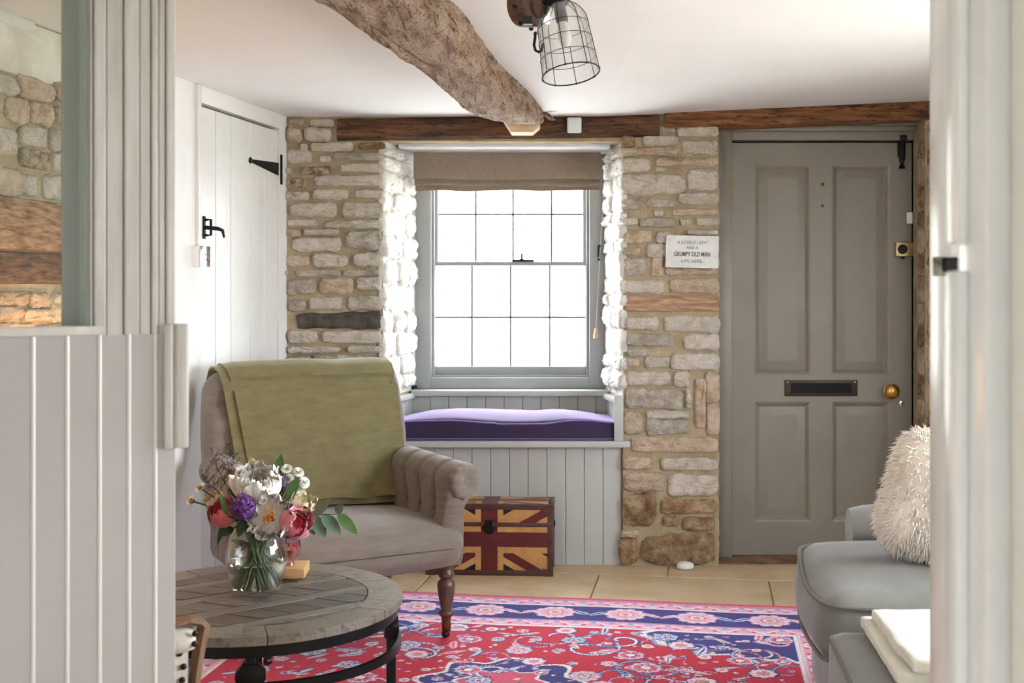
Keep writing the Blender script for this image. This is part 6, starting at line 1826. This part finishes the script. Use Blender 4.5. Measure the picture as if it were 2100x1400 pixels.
# purple stock
def stock(label, px, py, Y, Rpx, n, k, m, seed):
    c = P(px, py, Y); R = Rpx * Y / FPX; rp = random.Random(seed)
    t = thing('stock_flower', label, 'flower', tuple(c - Vector((0, 0, R * 1.4))), 0, GP)
    mb = MB()
    for i in range(n):
        z = 1 - 2 * (i + 0.5) / n; a = i * 2.39996; s_ = math.sqrt(1 - z * z)
        d = Vector((s_ * math.cos(a), s_ * math.sin(a), z))
        jr = rp.uniform(0.62, 1.12); p = c + Vector((d.x * R * jr, d.y * R * jr, d.z * R * 1.25 * jr))
        M = Matrix.Translation(p) @ rot_to(d) @ Matrix.Rotation(rp.uniform(0, 6), 4, 'Z')
        for q_ in range(4):
            Mq = M @ Matrix.Rotation(q_ * PI / 2, 4, 'Z'); w = R * 0.36
            mb.add([(0, 0, 0), (w * 0.7, -w * 0.55, w * 0.2), (w * 1.25, -w * 0.2, w * 0.05 * rp.uniform(-3, 3)), (w * 1.2, w * 0.3, 0.0), (w * 0.7, w * 0.55, w * 0.2)], [(0, 1, 2, 3, 4)], M=Mq)
    part('florets', mb, m, t, world=True, smooth=0, recalc=False, kind='stuff')
    stem_to_vase(c - Vector((0, 0, R * 0.9)), k, t)
    return t
stock('purple stock flower between the coral and white peonies', 498, 1040, Yf - 0.075, 23, 46, 7, P_PURP, 3)
stock('tiny pale green bud tip rising behind the top white peony', 517, 946, Yf + 0.03, 7, 16, 8, mat('pale_bud', (190, 200, 150), 0.6), 4)
stock('dusty mauve statice head right of the top white peony', 580, 990, Yf - 0.0, 15, 60, 9, mat('mauve_statice', (126, 104, 122), 0.7, (100, 80, 98), 30), 6)
# button chrysanthemums
M_BTN = petal_m('button_white', (255, 254, 246), (246, 244, 228)); M_BCEN = mat('button_green', (120, 132, 84), 0.7, (92, 104, 62), 40)
for i, (px, py, dy, ax_, lab) in enumerate([(412, 1001, -0.01, (-0.5, -0.5, 0.6), 'white button chrysanthemum left of the vase, the upper of two'), (393, 1027, -0.02, (-0.8, -0.5, 0.3), 'white button chrysanthemum furthest left, on a bare stem'),
        (588, 963, 0.02, (0.1, -0.6, 0.8), 'white button chrysanthemum topmost in the right cluster'), (611, 970, 0.02, (0.4, -0.5, 0.7), 'white button chrysanthemum second from the top in the right cluster'),
        (623, 990, 0.0, (0.6, -0.6, 0.4), 'white button chrysanthemum furthest right in the right cluster'), (611, 1003, -0.0, (0.3, -0.8, 0.2), 'white button chrysanthemum lowest in the right cluster, above the cream rose'),
        (592, 984, 0.0, (0.0, -0.8, 0.4), 'white button chrysanthemum innermost in the right cluster')]):
    c = P(px, py, Yf + dy); R = 14.0 * Yf / FPX; Mx = Matrix.Translation(c) @ rot_to(ax_)
    t = thing('chrysanthemum', lab, 'flower', tuple(c - Vector(ax_).normalized() * R), 0, 'button chrysanthemums in the vase')
    mb = MB(); rp = random.Random(i)
    for ring_, (nn, el, ll) in enumerate(((16, 0.25, 1.0), (15, 0.65, 0.92), (12, 1.05, 0.8), (8, 1.35, 0.6))):
        for q_ in range(nn):
            a = 2 * PI * (q_ + 0.5 * ring_) / nn
            Mq = Mx @ Matrix.Rotation(a, 4, 'Z') @ Matrix.Rotation(-el, 4, 'Y')
            l = R * ll; w = R * 0.2
            mb.add([(0.2 * l, -w * 0.6, 0), (0.75 * l, -w, 0.02 * l), (l, 0, -0.05 * l), (0.75 * l, w, 0.02 * l), (0.2 * l, w * 0.6, 0)], [(0, 1, 2, 3, 4)], M=Mq)
    part('petals', mb, M_BTN, t, world=True, smooth=0, recalc=False, kind='stuff')
    mb = MB(); mb.sphere((0, 0, 0), R * 0.42, 10, 6, M=Mx); part('centre', mb, M_BCEN, t, world=True)
    stem_to_vase(c - Vector(ax_).normalized() * R * 0.2, 10 + i, t)
# dried statice sprays at the left
M_DRY = mat('dried_statice', (92, 80, 84), 0.8, (70, 60, 62), 40); M_DSTEM = mat('dry_stem', (84, 80, 60), 0.7)
for i, (pts_, lab) in enumerate([([(487, 1040), (478, 985), (466, 945), (464, 912)], 'tall dry statice sprig furthest from the peonies, pointing straight up'), ([(482, 1040), (462, 990), (446, 960), (436, 935)], 'dry statice sprig leaning left above the cream rose'),
        ([(486, 1040), (476, 1000), (474, 965), (482, 935)], 'dry statice sprig curving right towards the top white peony'), ([(475, 1040), (445, 1005), (425, 990), (412, 982)], 'low dry statice sprig spreading left over the coral peony')]):
    P3 = [P(x, y, Yf + 0.02 - 0.01 * i) for (x, y) in pts_]
    t = thing('statice_sprig', lab, 'sprig', tuple(P3[0]), 0, 'dry statice sprigs')
    mb = MB(); mb.tube(P3, [0.0016, 0.0013, 0.001, 0.0007], 5); rp = random.Random(20 + i); fl = MB()
    for s_ in range(14):
        f = 0.3 + 0.7 * s_ / 13; q_ = f * 3; j = min(2, int(q_)); b0 = P3[j].lerp(P3[j + 1], q_ - j)
        tip = b0 + Vector((rp.uniform(-0.022, 0.022), rp.uniform(-0.015, 0.015), rp.uniform(0.006, 0.028)))
        mb.tube([b0, tip], 0.0006, 4)
        for w in range(6):
            e = b0.lerp(tip, 0.45 + 0.12 * w); d = Vector((rp.uniform(-1, 1), rp.uniform(-1, 1), rp.uniform(0.2, 1))).normalized()
            fl.lathe([(0.0003, 0), (0.0012, 0.0025), (0.0003, 0.006)], 5, M=Matrix.Translation(e) @ rot_to(d))
    part('stalk', mb, M_DSTEM, t, world=True); part('florets', fl, M_DRY, t, world=True, kind='stuff', recalc=False)
    stem_to_vase(P3[0], 20 + i, t)
# eucalyptus spray at the right
eu = thing('eucalyptus_sprig', 'eucalyptus sprig with round grey green leaves reaching right over the table', 'sprig', tuple(P(625, 1060, Yf)), 0)
E3 = [P(600, 1065, Yf), P(630, 1058, Yf - 0.01), P(665, 1054, Yf - 0.02), P(700, 1054, Yf - 0.03), P(712, 1052, Yf - 0.03)]
mb = MB(); mb.tube(E3, [0.0018, 0.0016, 0.0014, 0.001, 0.0007], 6); part('stalk', mb, G_STEM, eu, world=True)
for (bx_, by_, tx, ty, w) in ((640, 1058, 668, 1100, 15), (660, 1055, 700, 1096, 14), (692, 1053, 733, 1094, 12), (690, 1052, 702, 1032, 9), (648, 1056, 676, 1020, 6), (634, 1058, 645, 1096, 15), (642, 1056, 672, 1035, 9)):
    b0, t0 = P(bx_, by_, Yf - 0.02), P(tx, ty, Yf - 0.035)
    add_leaf(eu, b0, t0 - b0, (t0 - b0).length, w * Yf / FPX, G_EUC if by_ != 1053 else G_MID, up=(0.2, -0.85, 0.5), fold=0.15, curl_=0.05)
stem_to_vase(E3[0], 30, eu)
# foliage
for i, (bx_, by_, tx, ty, w, dy, m_, lab) in enumerate([(566, 1000, 576, 930, 13, 0.02, G_MID, 'upright pointed green leaf behind the top white peony'), (590, 1020, 612, 978, 12, -0.02, G_MID, 'green leaf between the white button chrysanthemums'),
        (480, 1082, 452, 1098, 9, -0.04, G_DARK, 'dark leaf drooping left of the vase neck'), (462, 1068, 444, 1118, 6, -0.02, G_DARK, 'narrow dark leaf hanging furthest left'), (500, 1060, 488, 1102, 10, -0.06, G_DARK, 'dark leaf under the purple stock flower'),
        (520, 1080, 500, 1055, 9, -0.05, G_MID, 'light green leaf under the open white peony'), (585, 1082, 590, 1104, 10, -0.05, G_DARK, 'dark leaf under the right pink peony'), (560, 1030, 590, 1046, 14, -0.02, G_DARK, 'broad dark leaf in the heart of the bouquet'),
        (500, 1020, 470, 1000, 12, 0.0, G_DARK, 'dark leaf behind the coral peony'), (468, 1058, 452, 1012, 6, -0.085, G_MID, 'bright green leaf tip in front of the coral peony'), (540, 1060, 520, 1030, 14, 0.0, G_DARK, 'dark leaf between the two white peonies')]):
    b0, t0 = P(bx_, by_, Yf + dy), P(tx, ty, Yf + dy - 0.005)
    lf = thing('foliage_leaf', lab, 'leaf', tuple(b0), 0, 'loose leaves in the bouquet')
    add_leaf(lf, b0, t0 - b0, (t0 - b0).length, w * Yf / FPX, m_, up=(0.15, -0.8, 0.6), fold=0.2, curl_=0.08, name='blade')
    stem_to_vase(b0, 40 + i, lf)
# leaves crowding the neck of the vase
rp = random.Random(31)
nk = thing('bouquet_greenery', 'mass of dark stems and leaves filling the neck of the glass vase', 'greenery', (VC.x, VC.y, VZ + 0.1))
for i in range(12):
    a = 2 * PI * i / 12; b0 = Vector((VC.x + 0.02 * math.cos(a), VC.y + 0.02 * math.sin(a), VZ + rp.uniform(0.12, 0.2)))
    d = Vector((math.cos(a) * 0.6, math.sin(a) * 0.6, rp.uniform(-0.8, 0.9)))
    add_leaf(nk, b0, d, rp.uniform(0.03, 0.055), rp.uniform(0.007, 0.012), rp.choice([G_DARK, G_MID]), fold=0.2)
